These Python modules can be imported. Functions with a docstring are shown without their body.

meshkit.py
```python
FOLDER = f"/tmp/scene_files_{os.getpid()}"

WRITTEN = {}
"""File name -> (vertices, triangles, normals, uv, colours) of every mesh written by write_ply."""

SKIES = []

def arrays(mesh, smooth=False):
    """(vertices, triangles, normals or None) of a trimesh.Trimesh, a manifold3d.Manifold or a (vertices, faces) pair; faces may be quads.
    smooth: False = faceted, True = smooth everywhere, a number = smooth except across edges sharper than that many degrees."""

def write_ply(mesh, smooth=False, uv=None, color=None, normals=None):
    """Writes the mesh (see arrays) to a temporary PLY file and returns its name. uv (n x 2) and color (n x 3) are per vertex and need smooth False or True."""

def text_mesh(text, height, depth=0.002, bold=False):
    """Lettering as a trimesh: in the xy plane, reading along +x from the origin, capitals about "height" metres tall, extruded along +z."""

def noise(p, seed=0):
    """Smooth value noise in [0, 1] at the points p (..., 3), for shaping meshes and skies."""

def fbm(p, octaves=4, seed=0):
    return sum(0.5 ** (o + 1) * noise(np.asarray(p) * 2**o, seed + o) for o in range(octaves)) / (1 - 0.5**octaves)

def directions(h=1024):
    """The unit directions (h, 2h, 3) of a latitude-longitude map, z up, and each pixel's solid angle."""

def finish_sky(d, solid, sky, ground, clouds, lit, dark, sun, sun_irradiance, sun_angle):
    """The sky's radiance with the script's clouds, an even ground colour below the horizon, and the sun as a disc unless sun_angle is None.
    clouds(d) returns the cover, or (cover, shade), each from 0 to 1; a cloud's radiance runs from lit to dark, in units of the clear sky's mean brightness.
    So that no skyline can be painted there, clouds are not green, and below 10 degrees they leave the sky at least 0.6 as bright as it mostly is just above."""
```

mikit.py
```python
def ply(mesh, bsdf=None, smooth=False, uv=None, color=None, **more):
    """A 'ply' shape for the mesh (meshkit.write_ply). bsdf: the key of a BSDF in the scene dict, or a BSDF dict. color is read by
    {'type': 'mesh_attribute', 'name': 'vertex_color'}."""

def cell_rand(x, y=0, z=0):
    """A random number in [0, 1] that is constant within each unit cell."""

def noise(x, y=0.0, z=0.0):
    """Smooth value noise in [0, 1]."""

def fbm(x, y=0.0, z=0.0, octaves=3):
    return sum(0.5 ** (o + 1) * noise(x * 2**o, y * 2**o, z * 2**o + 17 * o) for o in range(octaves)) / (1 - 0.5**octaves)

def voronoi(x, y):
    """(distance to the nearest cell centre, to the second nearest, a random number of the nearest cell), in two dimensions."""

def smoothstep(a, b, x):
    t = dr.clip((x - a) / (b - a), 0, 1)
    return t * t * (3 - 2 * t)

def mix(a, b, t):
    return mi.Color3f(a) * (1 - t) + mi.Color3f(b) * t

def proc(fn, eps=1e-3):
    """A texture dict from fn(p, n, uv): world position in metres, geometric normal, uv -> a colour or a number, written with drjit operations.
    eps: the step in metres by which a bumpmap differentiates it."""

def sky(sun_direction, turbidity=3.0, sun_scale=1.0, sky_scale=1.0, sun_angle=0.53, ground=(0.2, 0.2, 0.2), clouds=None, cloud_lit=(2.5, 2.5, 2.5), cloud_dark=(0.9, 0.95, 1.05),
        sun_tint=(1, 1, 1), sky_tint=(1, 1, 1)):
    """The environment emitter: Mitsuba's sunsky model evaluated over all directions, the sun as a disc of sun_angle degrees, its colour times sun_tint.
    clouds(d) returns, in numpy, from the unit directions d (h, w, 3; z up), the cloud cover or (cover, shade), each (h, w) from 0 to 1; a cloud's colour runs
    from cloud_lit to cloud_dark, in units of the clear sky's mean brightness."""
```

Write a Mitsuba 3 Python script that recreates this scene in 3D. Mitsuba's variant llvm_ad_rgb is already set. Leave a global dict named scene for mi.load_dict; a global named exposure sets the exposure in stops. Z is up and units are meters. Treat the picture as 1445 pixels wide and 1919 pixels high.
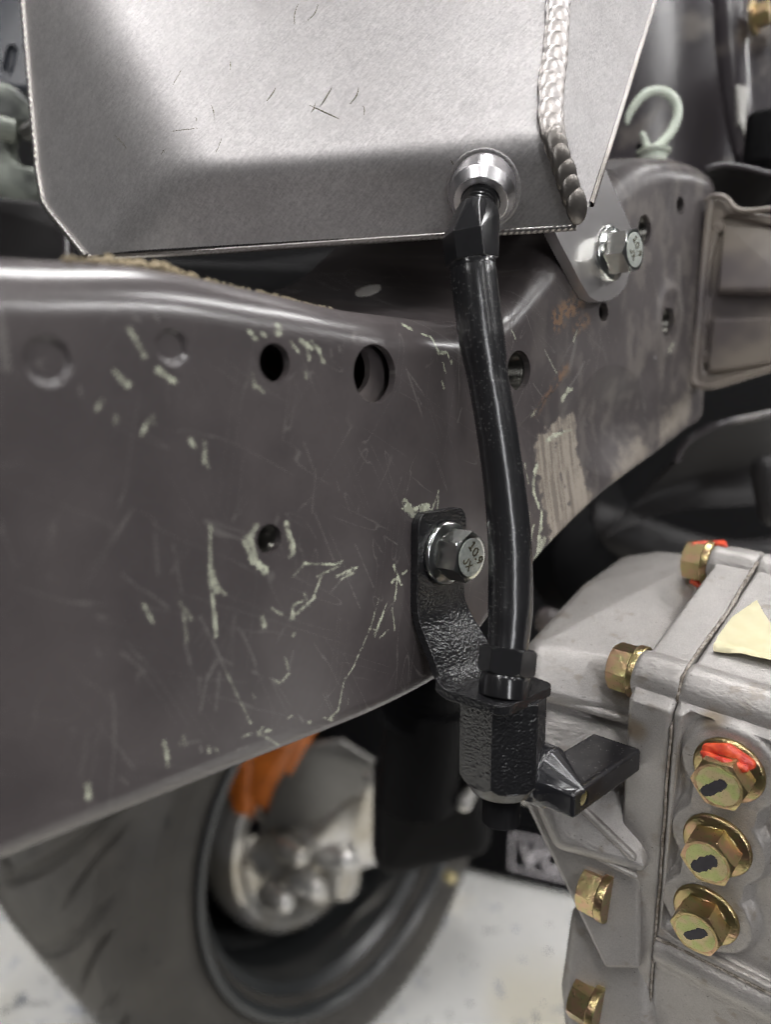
import math, random
import numpy as np, trimesh, manifold3d as m3, drjit as dr, mitsuba as mi
import mikit, meshkit
from mikit import proc, noise, fbm, smoothstep, mix
from mitsuba import ScalarTransform4f as T
random.seed(7); RNG = np.random.default_rng(7)
# ------------------------------------------------------------------ camera, lamps, exposure (all lengths below in mm, exported in metres)
FPX, PITCH = 1400.0, math.radians(8)
CP, SP = math.cos(PITCH), math.sin(PITCH)
FWD, UP, RT = np.array([0, CP, -SP]), np.array([0, SP, CP]), np.array([1.0, 0, 0])
FLOOR = -592.0
exposure = 0.15
scene, labels = {}, {}
scene['camera'] = {'type': 'thinlens', 'fov': 2 * math.degrees(math.atan(722.5 / FPX)), 'fov_axis': 'x', 'near_clip': 0.01, 'far_clip': 30.0,
                   'aperture_radius': 0.0020, 'focus_distance': 0.206,
                   'to_world': T().look_at(origin=[0, 0, 0], target=[float(v) for v in FWD], up=[float(v) for v in UP])}
scene['room_light'] = {'type': 'constant', 'radiance': {'type': 'rgb', 'value': [0.022, 0.022, 0.0235]}}
LAMPS = [(-1.35, -1.3, 1.25, 17), (-0.1, -1.25, 1.25, 18), (1.25, -1.2, 1.25, 18), (-1.3, 0.6, 1.3, 15), (0.2, 0.55, 1.3, 17), (1.6, 0.5, 1.25, 17), (-2.6, -3.4, 1.3, 24), (2.9, -3.4, 1.3, 20), (3.4, -0.9, 1.3, 52), (3.3, 1.2, 1.3, 24)]  # tubes out of view overhead, placed to light rail, tank and gearbox
for i, (lx, ly, ll, le) in enumerate(LAMPS):
    k = 'unseen_ceiling_lamp' + ('' if i == 0 else f'_{i:03d}')
    scene[k] = {'type': 'rectangle', 'to_world': T().translate([lx, ly, 1.75]).rotate([0, 0, 1], 8).rotate([1, 0, 0], 180).scale([0.075, ll / 2, 1]),
                'bsdf': {'type': 'diffuse', 'reflectance': {'type': 'rgb', 'value': 0.6}},
                'emitter': {'type': 'area', 'radiance': {'type': 'rgb', 'value': [le * 2.0 * 1.0, le * 2.0 * 0.985, le * 2.0 * 0.975]}}}
    labels[k] = {'label': 'long unseen tube lamp overhead, out of view, placed to light the frame and tank', 'category': 'lamp', 'group': 'unseen tube lamps overhead'}

scene['unseen_tall_light'] = {'type': 'rectangle', 'to_world': T().translate([1.15, -4.3, 0.35]).rotate([0, 0, 1], 15).rotate([1, 0, 0], -90).scale([0.30, 0.95, 1]),
    'bsdf': {'type': 'diffuse', 'reflectance': {'type': 'rgb', 'value': 0.6}}, 'emitter': {'type': 'area', 'radiance': {'type': 'rgb', 'value': [11.0, 11.0, 11.2]}}}  # tall light out of view behind the camera, placed to streak the hose
labels['unseen_tall_light'] = {'label': 'tall unseen light out of view behind the camera, placed to streak the hose', 'category': 'doorway'}

# ------------------------------------------------------------------ helpers
def ray(px, py):
    return FWD + (px - 722.5) / FPX * RT + (959.5 - py) / FPX * UP
def W(px, py, d):
    return ray(px, py) * d
def on_plane(px, py, p0, n):
    r = ray(px, py); return r * (np.dot(p0, n) / np.dot(r, n))
def unit(v):
    v = np.asarray(v, float); return v / np.linalg.norm(v)
def frame_of(axis, hint=(0, 0, 1)):
    a = unit(axis); h = np.asarray(hint, float)
    if abs(np.dot(a, unit(h))) > 0.95: h = np.array([1.0, 0, 0])
    x = unit(np.cross(h, a)); return x, np.cross(a, x), a
def mani(v, f):
    f = np.asarray(f)
    if f.shape[1] == 4: f = np.vstack([f[:, [0, 1, 2]], f[:, [0, 2, 3]]])
    t = trimesh.Trimesh(v, f, process=True); t.merge_vertices()
    if t.volume < 0: t.invert()
    return m3.Manifold(m3.Mesh(np.asarray(t.vertices, np.float32), np.asarray(t.faces, np.uint32)))
def vf(m):
    if hasattr(m, 'to_mesh'):
        q = m.to_mesh(); return np.array(q.vert_properties[:, :3], float), np.array(q.tri_verts, int)
    if hasattr(m, 'vertices'): return np.array(m.vertices, float), np.array(m.faces, int)
    v, f = np.asarray(m[0], float), np.asarray(m[1], int)
    if f.shape[1] == 4: f = np.vstack([f[:, [0, 1, 2]], f[:, [0, 2, 3]]])
    return v, f
def join(*ms):
    vs, fs, o = [], [], 0
    for m in ms:
        v, f = vf(m); vs.append(v); fs.append(f + o); o += len(v)
    return np.vstack(vs), np.vstack(fs)
def place(m, origin, X, Y, Z):
    v, f = vf(m); return np.asarray(origin) + v[:, :1] * X + v[:, 1:2] * Y + v[:, 2:3] * Z, f
def key_free(k):
    if k not in scene and k not in labels and not any(q.startswith(k + '__') for q in scene): return k
    i = 1
    while f'{k}_{i:03d}' in scene or f'{k}_{i:03d}' in labels or any(q.startswith(f'{k}_{i:03d}__') for q in scene): i += 1
    return f'{k}_{i:03d}'
def add(key, mesh, mat, smooth=30, label=None, **kw):
    key = key_free(key); v, f = vf(mesh)
    scene[key] = mikit.ply((v * 0.001, f), mat, smooth=smooth)
    if label or kw: labels[key] = {**({'label': label} if label else {}), **kw}
    return key
def thing(name, label, cat, group=None):
    k = key_free(name); labels[k] = {'label': label, 'category': cat}
    if group: labels[k]['group'] = group
    return k
def grid_faces(nr, nc, wrap=False):
    i, j = np.meshgrid(np.arange(nr - 1), np.arange(nc if wrap else nc - 1), indexing='ij')
    a, b = i * nc + j, i * nc + (j + 1) % nc
    return np.stack([a, b, b + nc, a + nc], -1).reshape(-1, 4)
def lathe(profile, seg=48, origin=(0, 0, 0), axis=(0, 0, 1), closed=False):
    x, y, a = frame_of(axis); P = list(profile)
    if closed: P = P + [P[0]]
    P = np.array(P, float); th = np.arange(seg) / seg * 2 * np.pi
    ring = np.cos(th)[:, None] * x + np.sin(th)[:, None] * y
    v = np.asarray(origin) + P[:, 0][:, None, None] * ring[None] + P[:, 1][:, None, None] * a
    return v.reshape(-1, 3), grid_faces(len(P), seg, True)[:, ::-1]
def lathe_solid(profile, seg=48, origin=(0, 0, 0), axis=(0, 0, 1)):
    P = [(max(r, 1e-4), h) for r, h in profile]
    v, f = lathe([(1e-4, P[0][1])] + P + [(1e-4, P[-1][1])], seg, origin, axis); return v, f
def tube(path, radii, seg=24, caps=True, up=None, squash=None):
    P = np.asarray(path, float); n = len(P)
    radii = np.broadcast_to(radii, n) if np.ndim(radii) < 1 or len(np.atleast_1d(radii)) != n else np.asarray(radii)
    t = np.gradient(P, axis=0); t /= np.linalg.norm(t, axis=1, keepdims=True)
    u = np.asarray(up, float) if up is not None else np.cross(t[0], [0.3, 0.2, 0.9])
    out = []
    th = np.arange(seg) / seg * 2 * np.pi
    for i in range(n):
        u = unit(u - np.dot(u, t[i]) * t[i]); w = np.cross(t[i], u); q = 1.0 if squash is None else squash
        out.append(P[i] + radii[i] * (np.cos(th)[:, None] * u * q + np.sin(th)[:, None] * w))
    v = np.array(out).reshape(-1, 3); f = grid_faces(n, seg, True)
    f = np.vstack([f[:, [0, 1, 2]], f[:, [0, 2, 3]]])
    if caps:
        c0, c1 = len(v), len(v) + 1; v = np.vstack([v, P[0], P[-1]]); j = np.arange(seg); k = (j + 1) % seg
        f = np.vstack([f, np.stack([j * 0 + c0, k, j], 1), np.stack([j * 0 + c1, (n - 1) * seg + j, (n - 1) * seg + k], 1)])
    return v, f
def spline(pts, n):
    from scipy.interpolate import PchipInterpolator, CubicSpline
    pts = np.asarray(pts, float); d = np.r_[0, np.cumsum(np.linalg.norm(np.diff(pts, axis=0), axis=1))]
    return CubicSpline(d, pts)(np.linspace(0, d[-1], n))
BALL = trimesh.creation.icosphere(subdivisions=2).vertices
def hull(balls):
    return m3.Manifold.hull_points(np.vstack([np.asarray(p) + r * BALL for p, r in balls]))
def box(sx, sy, sz, r=0.0):
    if r <= 0: return m3.Manifold.cube([sx, sy, sz], True)
    return hull([((a * (sx / 2 - r), b * (sy / 2 - r), c * (sz / 2 - r)), r) for a in (-1, 1) for b in (-1, 1) for c in (-1, 1)])
def mplace(m, origin, X, Y, Z):
    A = np.column_stack([X, Y, Z, origin]).astype(float); return m.transform(A)
def cyl(r, h0, h1, origin, axis, seg=48, r2=None):
    x, y, a = frame_of(axis)
    return mplace(m3.Manifold.cylinder(h1 - h0, r, r if r2 is None else r2, seg), np.asarray(origin) + a * h0, x, y, a)
def extrude(poly, h):
    p = np.asarray(poly, float)
    if np.sum(p[:, 0] * np.roll(p[:, 1], -1) - np.roll(p[:, 0], -1) * p[:, 1]) < 0: p = p[::-1]
    return m3.Manifold.extrude(m3.CrossSection([p.tolist()]), h)
def round_poly(poly, r, seg=8):
    from shapely.geometry import Polygon
    g = Polygon(poly).buffer(0); g = g.buffer(-r, quad_segs=seg).buffer(r, quad_segs=seg)
    return np.array(g.exterior.coords)[:-1]
def refine_noise(m, L, amp, freq, seed=0, octaves=2):
    v, f = vf(m.refine_to_length(L)); t = trimesh.Trimesh(v, f, process=True); t.merge_vertices()
    n = t.vertex_normals; h = meshkit.fbm(t.vertices * freq, octaves, seed) - 0.5
    return t.vertices + n * (h * amp)[:, None], np.array(t.faces)
def smooth_mesh(m, L, it=6):
    v, f = vf(m.refine_to_length(L)); t = trimesh.Trimesh(v, f, process=True); t.merge_vertices()
    trimesh.smoothing.filter_taubin(t, iterations=it); return np.array(t.vertices), np.array(t.faces)

# vehicle axes: S along the rail (right and away), N out of its face (right and towards the camera)
S, N, Z = np.array([1, 1, 0]) / math.sqrt(2), np.array([1, -1, 0]) / math.sqrt(2), np.array([0, 0, 1.0])
N0 = -131.5
def V(s, n, z): return s * S + (n + N0) * N + z * Z
def rail_pt(px, py, off=0.0): return on_plane(px, py, V(0, off, 0), N)
def rail_sz(px, py, off=0.0):
    p = rail_pt(px, py, off); return np.array([p @ S, p[2]])
def rail_mm(px): return np.linalg.norm(rail_pt(px, 960)) / FPX        # mm per photo pixel on the rail

# ------------------------------------------------------------------ materials
def rgb(*c): return {'type': 'rgb', 'value': list(c) if len(c) == 3 else [c[0]] * 3}
def pr(base, rough, metallic=0.0, spec=0.5, **kw):
    b = proc(base) if callable(base) else rgb(*base)
    r = proc(rough) if callable(rough) else float(rough)
    return {'type': 'principled', 'base_color': b, 'roughness': r, 'metallic': float(metallic), 'specular': float(spec), **kw}
def two(b): return {'type': 'twosided', 'bsdf': b}
def bump(b, fn, h, eps): return {'type': 'bumpmap', 'arbitrary': proc(fn, eps), 'scale': float(h), 'bsdf': b}
def mat(name, b): scene[name] = two(b)
C3 = mi.Color3f
def sz(p): return (p.x + p.y) * 707.107, p.z * 1000.0

# scratches and chips in the rail's paint: strokes on the face, in rail coordinates (s, z)
STROKES = [  # photo positions of marks, width px, strength
 (240,612,262,650,9,.8),(262,650,270,668,7,.7),(0,590,12,690,16,.45),(215,698,240,722,10,.9),(295,695,325,715,11,1),(150,725,153,745,5,.5),(190,750,182,768,6,.6),(218,782,216,792,5,.7),
 (265,815,280,788,6,1),(286,780,288,795,5,.6),(358,825,366,838,8,.8),(384,830,383,865,7,.9),(388,865,391,876,5,.6),(250,595,262,600,5,.5),(290,590,296,600,6,.5),
 (468,622,480,636,7,.9),(490,625,498,630,8,.8),(522,612,522,624,14,.9),(545,640,560,660,6,.9),(565,640,583,652,10,.9),(575,650,580,675,8,.8),(598,655,606,678,8,.9),(585,640,600,660,5,.8),(573,698,574,710,6,.7),
 (474,700,478,726,4,.6),(478,722,494,735,6,.9),(620,655,622,668,4,.5),(636,650,637,660,4,.5),
 (394,985,395,1060,6,.8),(392,1060,397,1108,8,1),(397,1075,405,1108,12,1),(405,1100,422,1112,6,.9),(397,1108,402,1160,5,1),(402,1150,405,1182,8,1),(404,1188,404,1192,6,.9),
 (290,1000,296,1075,3,.35),(324,1020,340,1110,3,.4),(228,1075,270,1110,4,.35),(270,1105,315,1138,5,.4),(270,1133,286,1166,5,.7),(228,1222,270,1258,4,.45),
 (338,1130,358,1160,3,.6),(344,1150,350,1200,4,.8),(346,1205,357,1245,4,.5),(375,1155,405,1215,4,.5),(400,1205,420,1250,5,.55),(420,1250,470,1355,3,.6),(410,1230,436,1245,3,.5),
 (408,1235,390,1270,5,.5),(390,1262,375,1335,5,.45),(375,1270,374,1300,5,.4),(412,1260,405,1330,6,.4),
 (455,1185,474,1232,3,.5),(482,1372,527,1398,3,.8),(545,1012,549,1034,15,.95),(549,1030,545,1042,11,.9),(464,1012,478,1050,21,1),(478,1045,488,1062,15,1),(494,1066,496,1070,17,1),(537,982,543,1010,11,.9),(470,1000,484,984,8,.8),(478,985,470,1010,9,.6),
 (550,1080,572,1055,4,.8),(572,1056,632,1058,5,1),(632,1058,640,1052,8,.9),(594,1080,636,1060,4,.8),(630,1080,668,1064,8,1),(640,1085,665,1072,5,.8),(602,1080,585,1125,5,.8),
 (545,1160,590,1120,7,1),(548,1135,570,1125,5,.9),(548,1140,550,1160,7,.9),(570,1112,580,1135,4,.9),(492,1158,496,1172,9,.8),(620,1110,645,1080,3,.5),(510,1140,528,1152,4,.6),
 (552,1185,551,1190,6,.7),(535,1233,540,1252,4,.8),(508,1270,525,1280,4,.7),(525,1280,542,1262,4,.6),(550,1220,540,1262,3,.4),(474,1258,485,1264,3,.5),(475,1300,477,1308,5,.7),
 (710,1122,695,1175,4,.9),(692,1178,705,1180,4,1),(703,1190,716,1155,7,1),(716,1155,725,1130,4,1),(695,1175,662,1250,3,1),(662,1250,646,1275,3,1),(646,1270,634,1330,3,1),(634,1330,620,1345,6,.9),(605,1345,625,1350,5,.7),(653,1308,652,1320,3,.7),
 (308,1390,315,1432,8,1),(345,1380,346,1396,7,.9),(338,1393,350,1395,5,.8),(376,1400,378,1408,6,.5),(390,1400,392,1410,6,.7),(404,1402,410,1410,5,.6),(345,1392,376,1388,2,.5),(540,1345,548,1340,3,.6),
 (455,1380,470,1375,6,.7),(484,1378,492,1362,4,.8),(498,1370,508,1368,7,.7),(445,1405,465,1398,4,.5),(165,1470,167,1492,10,.9),(225,1458,242,1470,4,.4),(560,1340,568,1352,5,.5),(578,1352,582,1353,8,.9),
 (585,960,592,880,2,.4),(588,880,570,830,2,.4),(590,960,625,1050,2,.35),(666,1020,700,1100,2,.4),(650,1080,675,1140,2,.4),
 (760,945,790,972,22,1),(770,960,800,950,18,1),(785,965,790,985,10,.9),(805,970,822,920,5,.9),(822,925,818,975,4,.7),(738,1060,752,1095,6,.9),(735,1090,762,1070,8,1),(745,1085,740,1125,5,.9),(735,1140,740,1180,4,.7),(728,1180,712,1195,3,.7),
 (722,1005,745,1020,3,.5),(720,1005,722,1015,3,.4),
 (775,608,782,614,10,.9),(800,625,815,632,5,.9),(815,632,822,660,6,1),(822,660,838,662,8,1),(838,662,846,680,7,1),(830,680,836,700,4,.8),(828,715,832,728,7,.9),(760,690,795,740,2,.5),(783,745,790,758,2,.5),(865,765,858,790,4,.5),(700,1010,716,1035,2,.4),
 (1020,655,1044,700,2,.7),(1000,720,1018,745,2,.5),(960,620,968,640,3,.6),(1075,640,1082,620,4,.8),(1095,680,1065,735,5,.5),(1080,640,1068,690,9,.4),
 (1010,875,1000,920,12,1),(1000,920,1012,950,10,1),(985,870,990,905,6,.9),(992,960,988,1000,5,1),(1000,985,990,1030,8,1),(1016,960,1008,1035,10,1),(1020,1010,1000,1060,14,1),(1035,1010,1015,1060,8,1),(1030,825,1050,815,10,1),(1050,815,1075,805,6,1),(1058,750,1068,730,9,.9),(1068,735,1075,728,6,.9),(1002,780,1010,770,6,.9),
 (1272,480,1274,560,8,.5),(1268,560,1280,600,10,.45),(1262,645,1252,660,8,.6)]
SEG = []
for x1, y1, x2, y2, w, st in STROKES:
    a, b = rail_sz(x1, y1), rail_sz(x2, y2); SEG.append((*a, *b, (0.34 if w < 9 else 0.44) * w * rail_mm((x1 + x2) / 2), st))
def seg_dist(s, z, g):
    ax, ay, bx, by = g[:4]; ex, ey = bx - ax, by - ay; L2 = max(ex * ex + ey * ey, 1e-6)
    t = dr.clip(((s - ax) * ex + (z - ay) * ey) / L2, 0, 1)
    return dr.sqrt(dr.square(s - ax - t * ex) + dr.square(z - ay - t * ey))
def capsule(px1, py1, px2, py2, rpx):
    return (*rail_sz(px1, py1), *rail_sz(px2, py2), rpx * rail_mm((px1 + px2) / 2))
WORN = [capsule(1030, 850, 1062, 1030, 40), capsule(1062, 840, 1098, 980, 36), capsule(1070, 800, 1074, 830, 26), capsule(1038, 820, 1052, 800, 16)]
RUST = [capsule(1062, 690, 1010, 770, 8), capsule(1045, 600, 1085, 560, 20), capsule(1080, 615, 1100, 600, 10)]
DUST_LIT = [capsule(1312, 520, 1298, 720, 8), capsule(1285, 770, 1250, 800, 22), capsule(1195, 850, 1165, 915, 34)]  # pale dust; the last patch also paints the lit lower side of the dent
def rail_color(p, n, uv):
    s, z = sz(p); back = (p.x - p.y) * 707.107 - N0
    big = fbm(s * .06, z * .06, 3.0); fine = fbm(s * .9, z * .9, 5.0)
    base = mix((.050, .043, .044), (.078, .068, .068), smoothstep(.3, .75, big) * .6 + .25 * fine)
    dusty = smoothstep(150, 260, s) * smoothstep(.45, .75, fbm(s * .22, z * .13, 9.0, octaves=4)) * .32
    base = mix(base, (.2, .18, .16), dusty)
    n1 = (noise(s * 1.7, z * 1.7, 2.0) - .5); n2 = noise(s * 5.5, z * 5.5, 4.0) - .5
    jit = n1 * .5 + n2 * .5 + (noise(s * .7, z * .7, 31.0) - .5) * .5
    m, mf = mi.Float(0), mi.Float(0)
    for g in SEG:
        if g[5] < .6:
            mf = dr.maximum(mf, smoothstep(g[4] + .2, g[4] - .12, seg_dist(s, z, g) + jit * .4) * g[5])
            continue
        m = dr.maximum(m, smoothstep(g[4] + .16, g[4] - .1, seg_dist(s, z, g) + jit * min(1.0, .35 + g[4])) * g[5])
    m = m * smoothstep(.26, .44, fbm(s * 1.5 + 9, z * 1.1, 6.0))
    hair = mi.Float(0)
    for ca, sa, fr, sd in ((.17, .98, .055, 3.0), (-.45, .89, .07, 11.0), (.62, .78, .06, 23.0), (.9, -.43, .05, 37.0)):
        u_, w_ = s * ca + z * sa, s * sa - z * ca
        hair = dr.maximum(hair, smoothstep(.018, .004, dr.abs(noise(w_ * .5, u_ * .035, sd) - .5)) * smoothstep(.62, .72, noise(u_ * fr, w_ * .25, sd + 50)))
    worn = mi.Float(0)
    for g in WORN:
        worn = dr.maximum(worn, smoothstep(g[4] + .6, g[4] - 1.2, seg_dist(s, z, g) + n1 * 1.6 + n2 * 1.0 + (noise(s * .5, z * .5, 41.0) - .5) * 4.0))
    rust = mi.Float(0)
    for g in RUST:
        rust = dr.maximum(rust, smoothstep(g[4] + 1.5, g[4] - 2.0, seg_dist(s, z, g)) * smoothstep(.42, .62, fbm(s * .8, z * .8, 8.0)))
    dust_lit = mi.Float(0)
    for g in DUST_LIT:
        dust_lit = dr.maximum(dust_lit, smoothstep(g[4] + 4, g[4] - 5, seg_dist(s, z, g) + (fbm(s * .3, z * .3, 17.0) - .5) * 8) * (.25 + .45 * fine))
    grain = fbm(s * 1.5 + z * .35, z * .07, 13.0, octaves=3)
    base = mix(base, (.18, .17, .16), dr.maximum(hair * .34, mf * .9))
    base = mix(base, (.34, .30, .25), dust_lit)
    base = mix(base, mix((.17, .148, .125), (.315, .278, .235), smoothstep(.32, .62, grain + (fine - .5) * .25)), worn * .93)
    base = mix(base, (.21, .12, .065), rust * .7)
    face = smoothstep(-9, -5, back)
    return mix(base, mix((.27, .275, .22), (.47, .485, .385), smoothstep(.3, .7, noise(s * .8, z * .8, 14.0))), m * face)
def rail_bump(p, n, uv):
    s, z = sz(p)
    w = smoothstep(165, 185, s)
    g = fbm(s * 1.5 + z * .35, z * .07, 13.0, octaves=3)
    worn = mi.Float(0)
    for q in WORN[:3]:
        worn = dr.maximum(worn, smoothstep(q[4] + .6, q[4] - 1.2, seg_dist(s, z, q)))
    return (noise(s * .9, z * .9, p.x * 700) * .55 + .35 * noise(s * .33, z * .33, 2.0)) * (.10 + 1.3 * w) + worn * g * 4.0
mat('rail_paint', bump(pr(rail_color, lambda p, n, uv: .25 + .27 * smoothstep(172, 225, sz(p)[0]) * smoothstep(92, 78, sz(p)[1]), 0, .62, clearcoat=proc(lambda p, n, uv: 1.0 - .85 * smoothstep(172, 225, sz(p)[0]) * smoothstep(92, 78, sz(p)[1])), clearcoat_gloss=.95), rail_bump, .00007, 2.5e-4))
mat('dark_paint', pr((.016, .015, .0155), .5, 0, .3))
def purple_col(p, n, uv):
    a = fbm(p.x * 40, p.y * 40, p.z * 40, octaves=4); return mix((.038, .033, .037), (.13, .115, .105), smoothstep(.58, .76, a))
mat('purple_paint', pr(purple_col, .22, 0, .6, clearcoat=.5, clearcoat_gloss=.9))
def dusty_col(p, n, uv):
    a = fbm(p.x * 28, p.y * 28, p.z * 28, octaves=4); return mix((.115, .10, .10), (.235, .205, .175), smoothstep(.42, .7, a))
mat('dusty_paint', pr(dusty_col, .36, 0, .5))
def alu_col(p, n, uv):
    q = p * 1000.0
    a = fbm(q.x * .09, q.z * .09, q.y * .09, octaves=4); g = noise(q.x * 3.1, q.z * 3.1, q.y * 3.1)
    d = smoothstep(.50, .85, fbm(q.x * .11 + 7, q.z * .13, 4.0, octaves=4))
    g2 = noise(q.x * 1.7 + 3, q.z * 1.7, q.y * 1.7); g3 = noise((q.x - q.z) * 2.2, (q.x + q.z) * .4, q.y * .3)
    return mix(mix((.36, .345, .345), (.49, .475, .47), a * .6 + g * .5) * (.72 + .24 * g2 + .20 * g3), (.36, .345, .34), d * .28)
def alu_bump(p, n, uv):
    q = p * 1000.0
    return noise(q.x * 2.2, q.z * 2.2, q.y * 2.2) * .6 + noise((q.x - q.z) * 2.6, (q.x + q.z) * .35, q.y * .3) * .8
mat('sheet_aluminium', bump(pr(alu_col, .45, .75, .5), alu_bump, .00007, 8e-5))
mat('turned_aluminium', {'type': 'roughconductor', 'material': 'Al', 'distribution': 'ggx', 'alpha': .085, 'specular_reflectance': rgb(.86, .85, .86)})
def weld_col(p, n, uv):
    q = p * 1000.0; t = smoothstep(67.0, 76.0, q.z + 3 * noise(q.x, q.y, q.z)); return mix((.20, .185, .17), mix((.36, .345, .34), (.40, .37, .35), noise(q.x * .7, q.z * .3, 2.0)), t)
mat('weld_metal', pr(weld_col, .38, .95))
mat('weld_sooty', pr((.42, .40, .38), .32, .95))
def tab_bump(p, n, uv):
    q = p * 1000.0; return noise(q.x * .5 + q.y * .5, q.z * 6.0, 1.0)
mat('tab_aluminium', bump(pr((.62, .60, .60), .36, .95), tab_bump, .00002, 8e-5))
def gold_bump0(p, n, uv):
    q = p * 1000.0; return noise(q.x * 2.0, q.y * 2.0, q.z * 2.0)
mat('zinc', pr(lambda p, n, uv: mix((.62, .66, .63), (.74, .74, .70), noise(p.x * 900, p.y * 900, p.z * 900)), .17, 1.0))
mat('zinc_face', bump(pr(lambda p, n, uv: mix((.44, .48, .45), (.60, .63, .58), noise(p.x * 1300, p.y * 1300, p.z * 1300)), .42, .6), gold_bump0, .00004, 1e-4))
mat('mark_dark', pr((.10, .09, .06), .5, .6))
def gold_col(p, n, uv):
    q = p * 1000.0; a = fbm(q.x * .35, q.y * .35, q.z * .35, octaves=3); b = noise(q.x * .9 + 9, q.y * .9, q.z * .9)
    c = mix(mix((.48, .385, .19), (.54, .35, .22), smoothstep(.4, .7, a)), (.42, .43, .19), smoothstep(.6, .85, b) * .7)
    return mix(c, (.16, .12, .06), smoothstep(.66, .85, fbm(q.x * 1.3 + 5, q.y * 1.3, q.z * 1.3)) * .75)
def gold_bump(p, n, uv):
    q = p * 1000.0; return noise(q.x * 2.2, q.y * 2.2, q.z * 2.2)
mat('gold_zinc', bump(pr(gold_col, .30, 1.0), gold_bump, .00008, 1e-4))
def goldtop_col(p, n, uv):
    q = p * 1000.0; a = noise(q.x * .5, q.y * .5, q.z * .5); g = noise(q.x * 4, q.y * 4, q.z * 4)
    return mix(mix((.45, .48, .19), (.55, .45, .25), smoothstep(.35, .7, a)), (.22, .19, .08), smoothstep(.6, .9, g) * .4)
mat('gold_zinc_face', bump(pr(goldtop_col, .42, .55), gold_bump, .00004, 1e-4))
mat('red_paint', bump(pr(lambda p, n, uv: mix((.42, .028, .016), (.62, .085, .03), smoothstep(.3, .7, fbm(p.x * 420, p.y * 420, p.z * 420))), .35, 0, .5, clearcoat=.4), lambda p, n, uv: fbm(p.x * 700, p.y * 700, p.z * 700), .0003, 1e-4))
mat('black_ink', pr((.022, .020, .026), .55))
mat('hose_rubber', bump(pr(lambda p, n, uv: mix((.007, .007, .008), (.05, .05, .05), smoothstep(.70, .86, noise(p.x * 1700, p.y * 1700, p.z * 1700)) * smoothstep(.4, .65, fbm(p.x * 120, p.y * 120, p.z * 60)) * .9), .24, 0, .55, clearcoat=.6, clearcoat_gloss=.88),
     lambda p, n, uv: fbm(p.x * 260, p.y * 260, p.z * 120), .00012, 2e-4))
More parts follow.
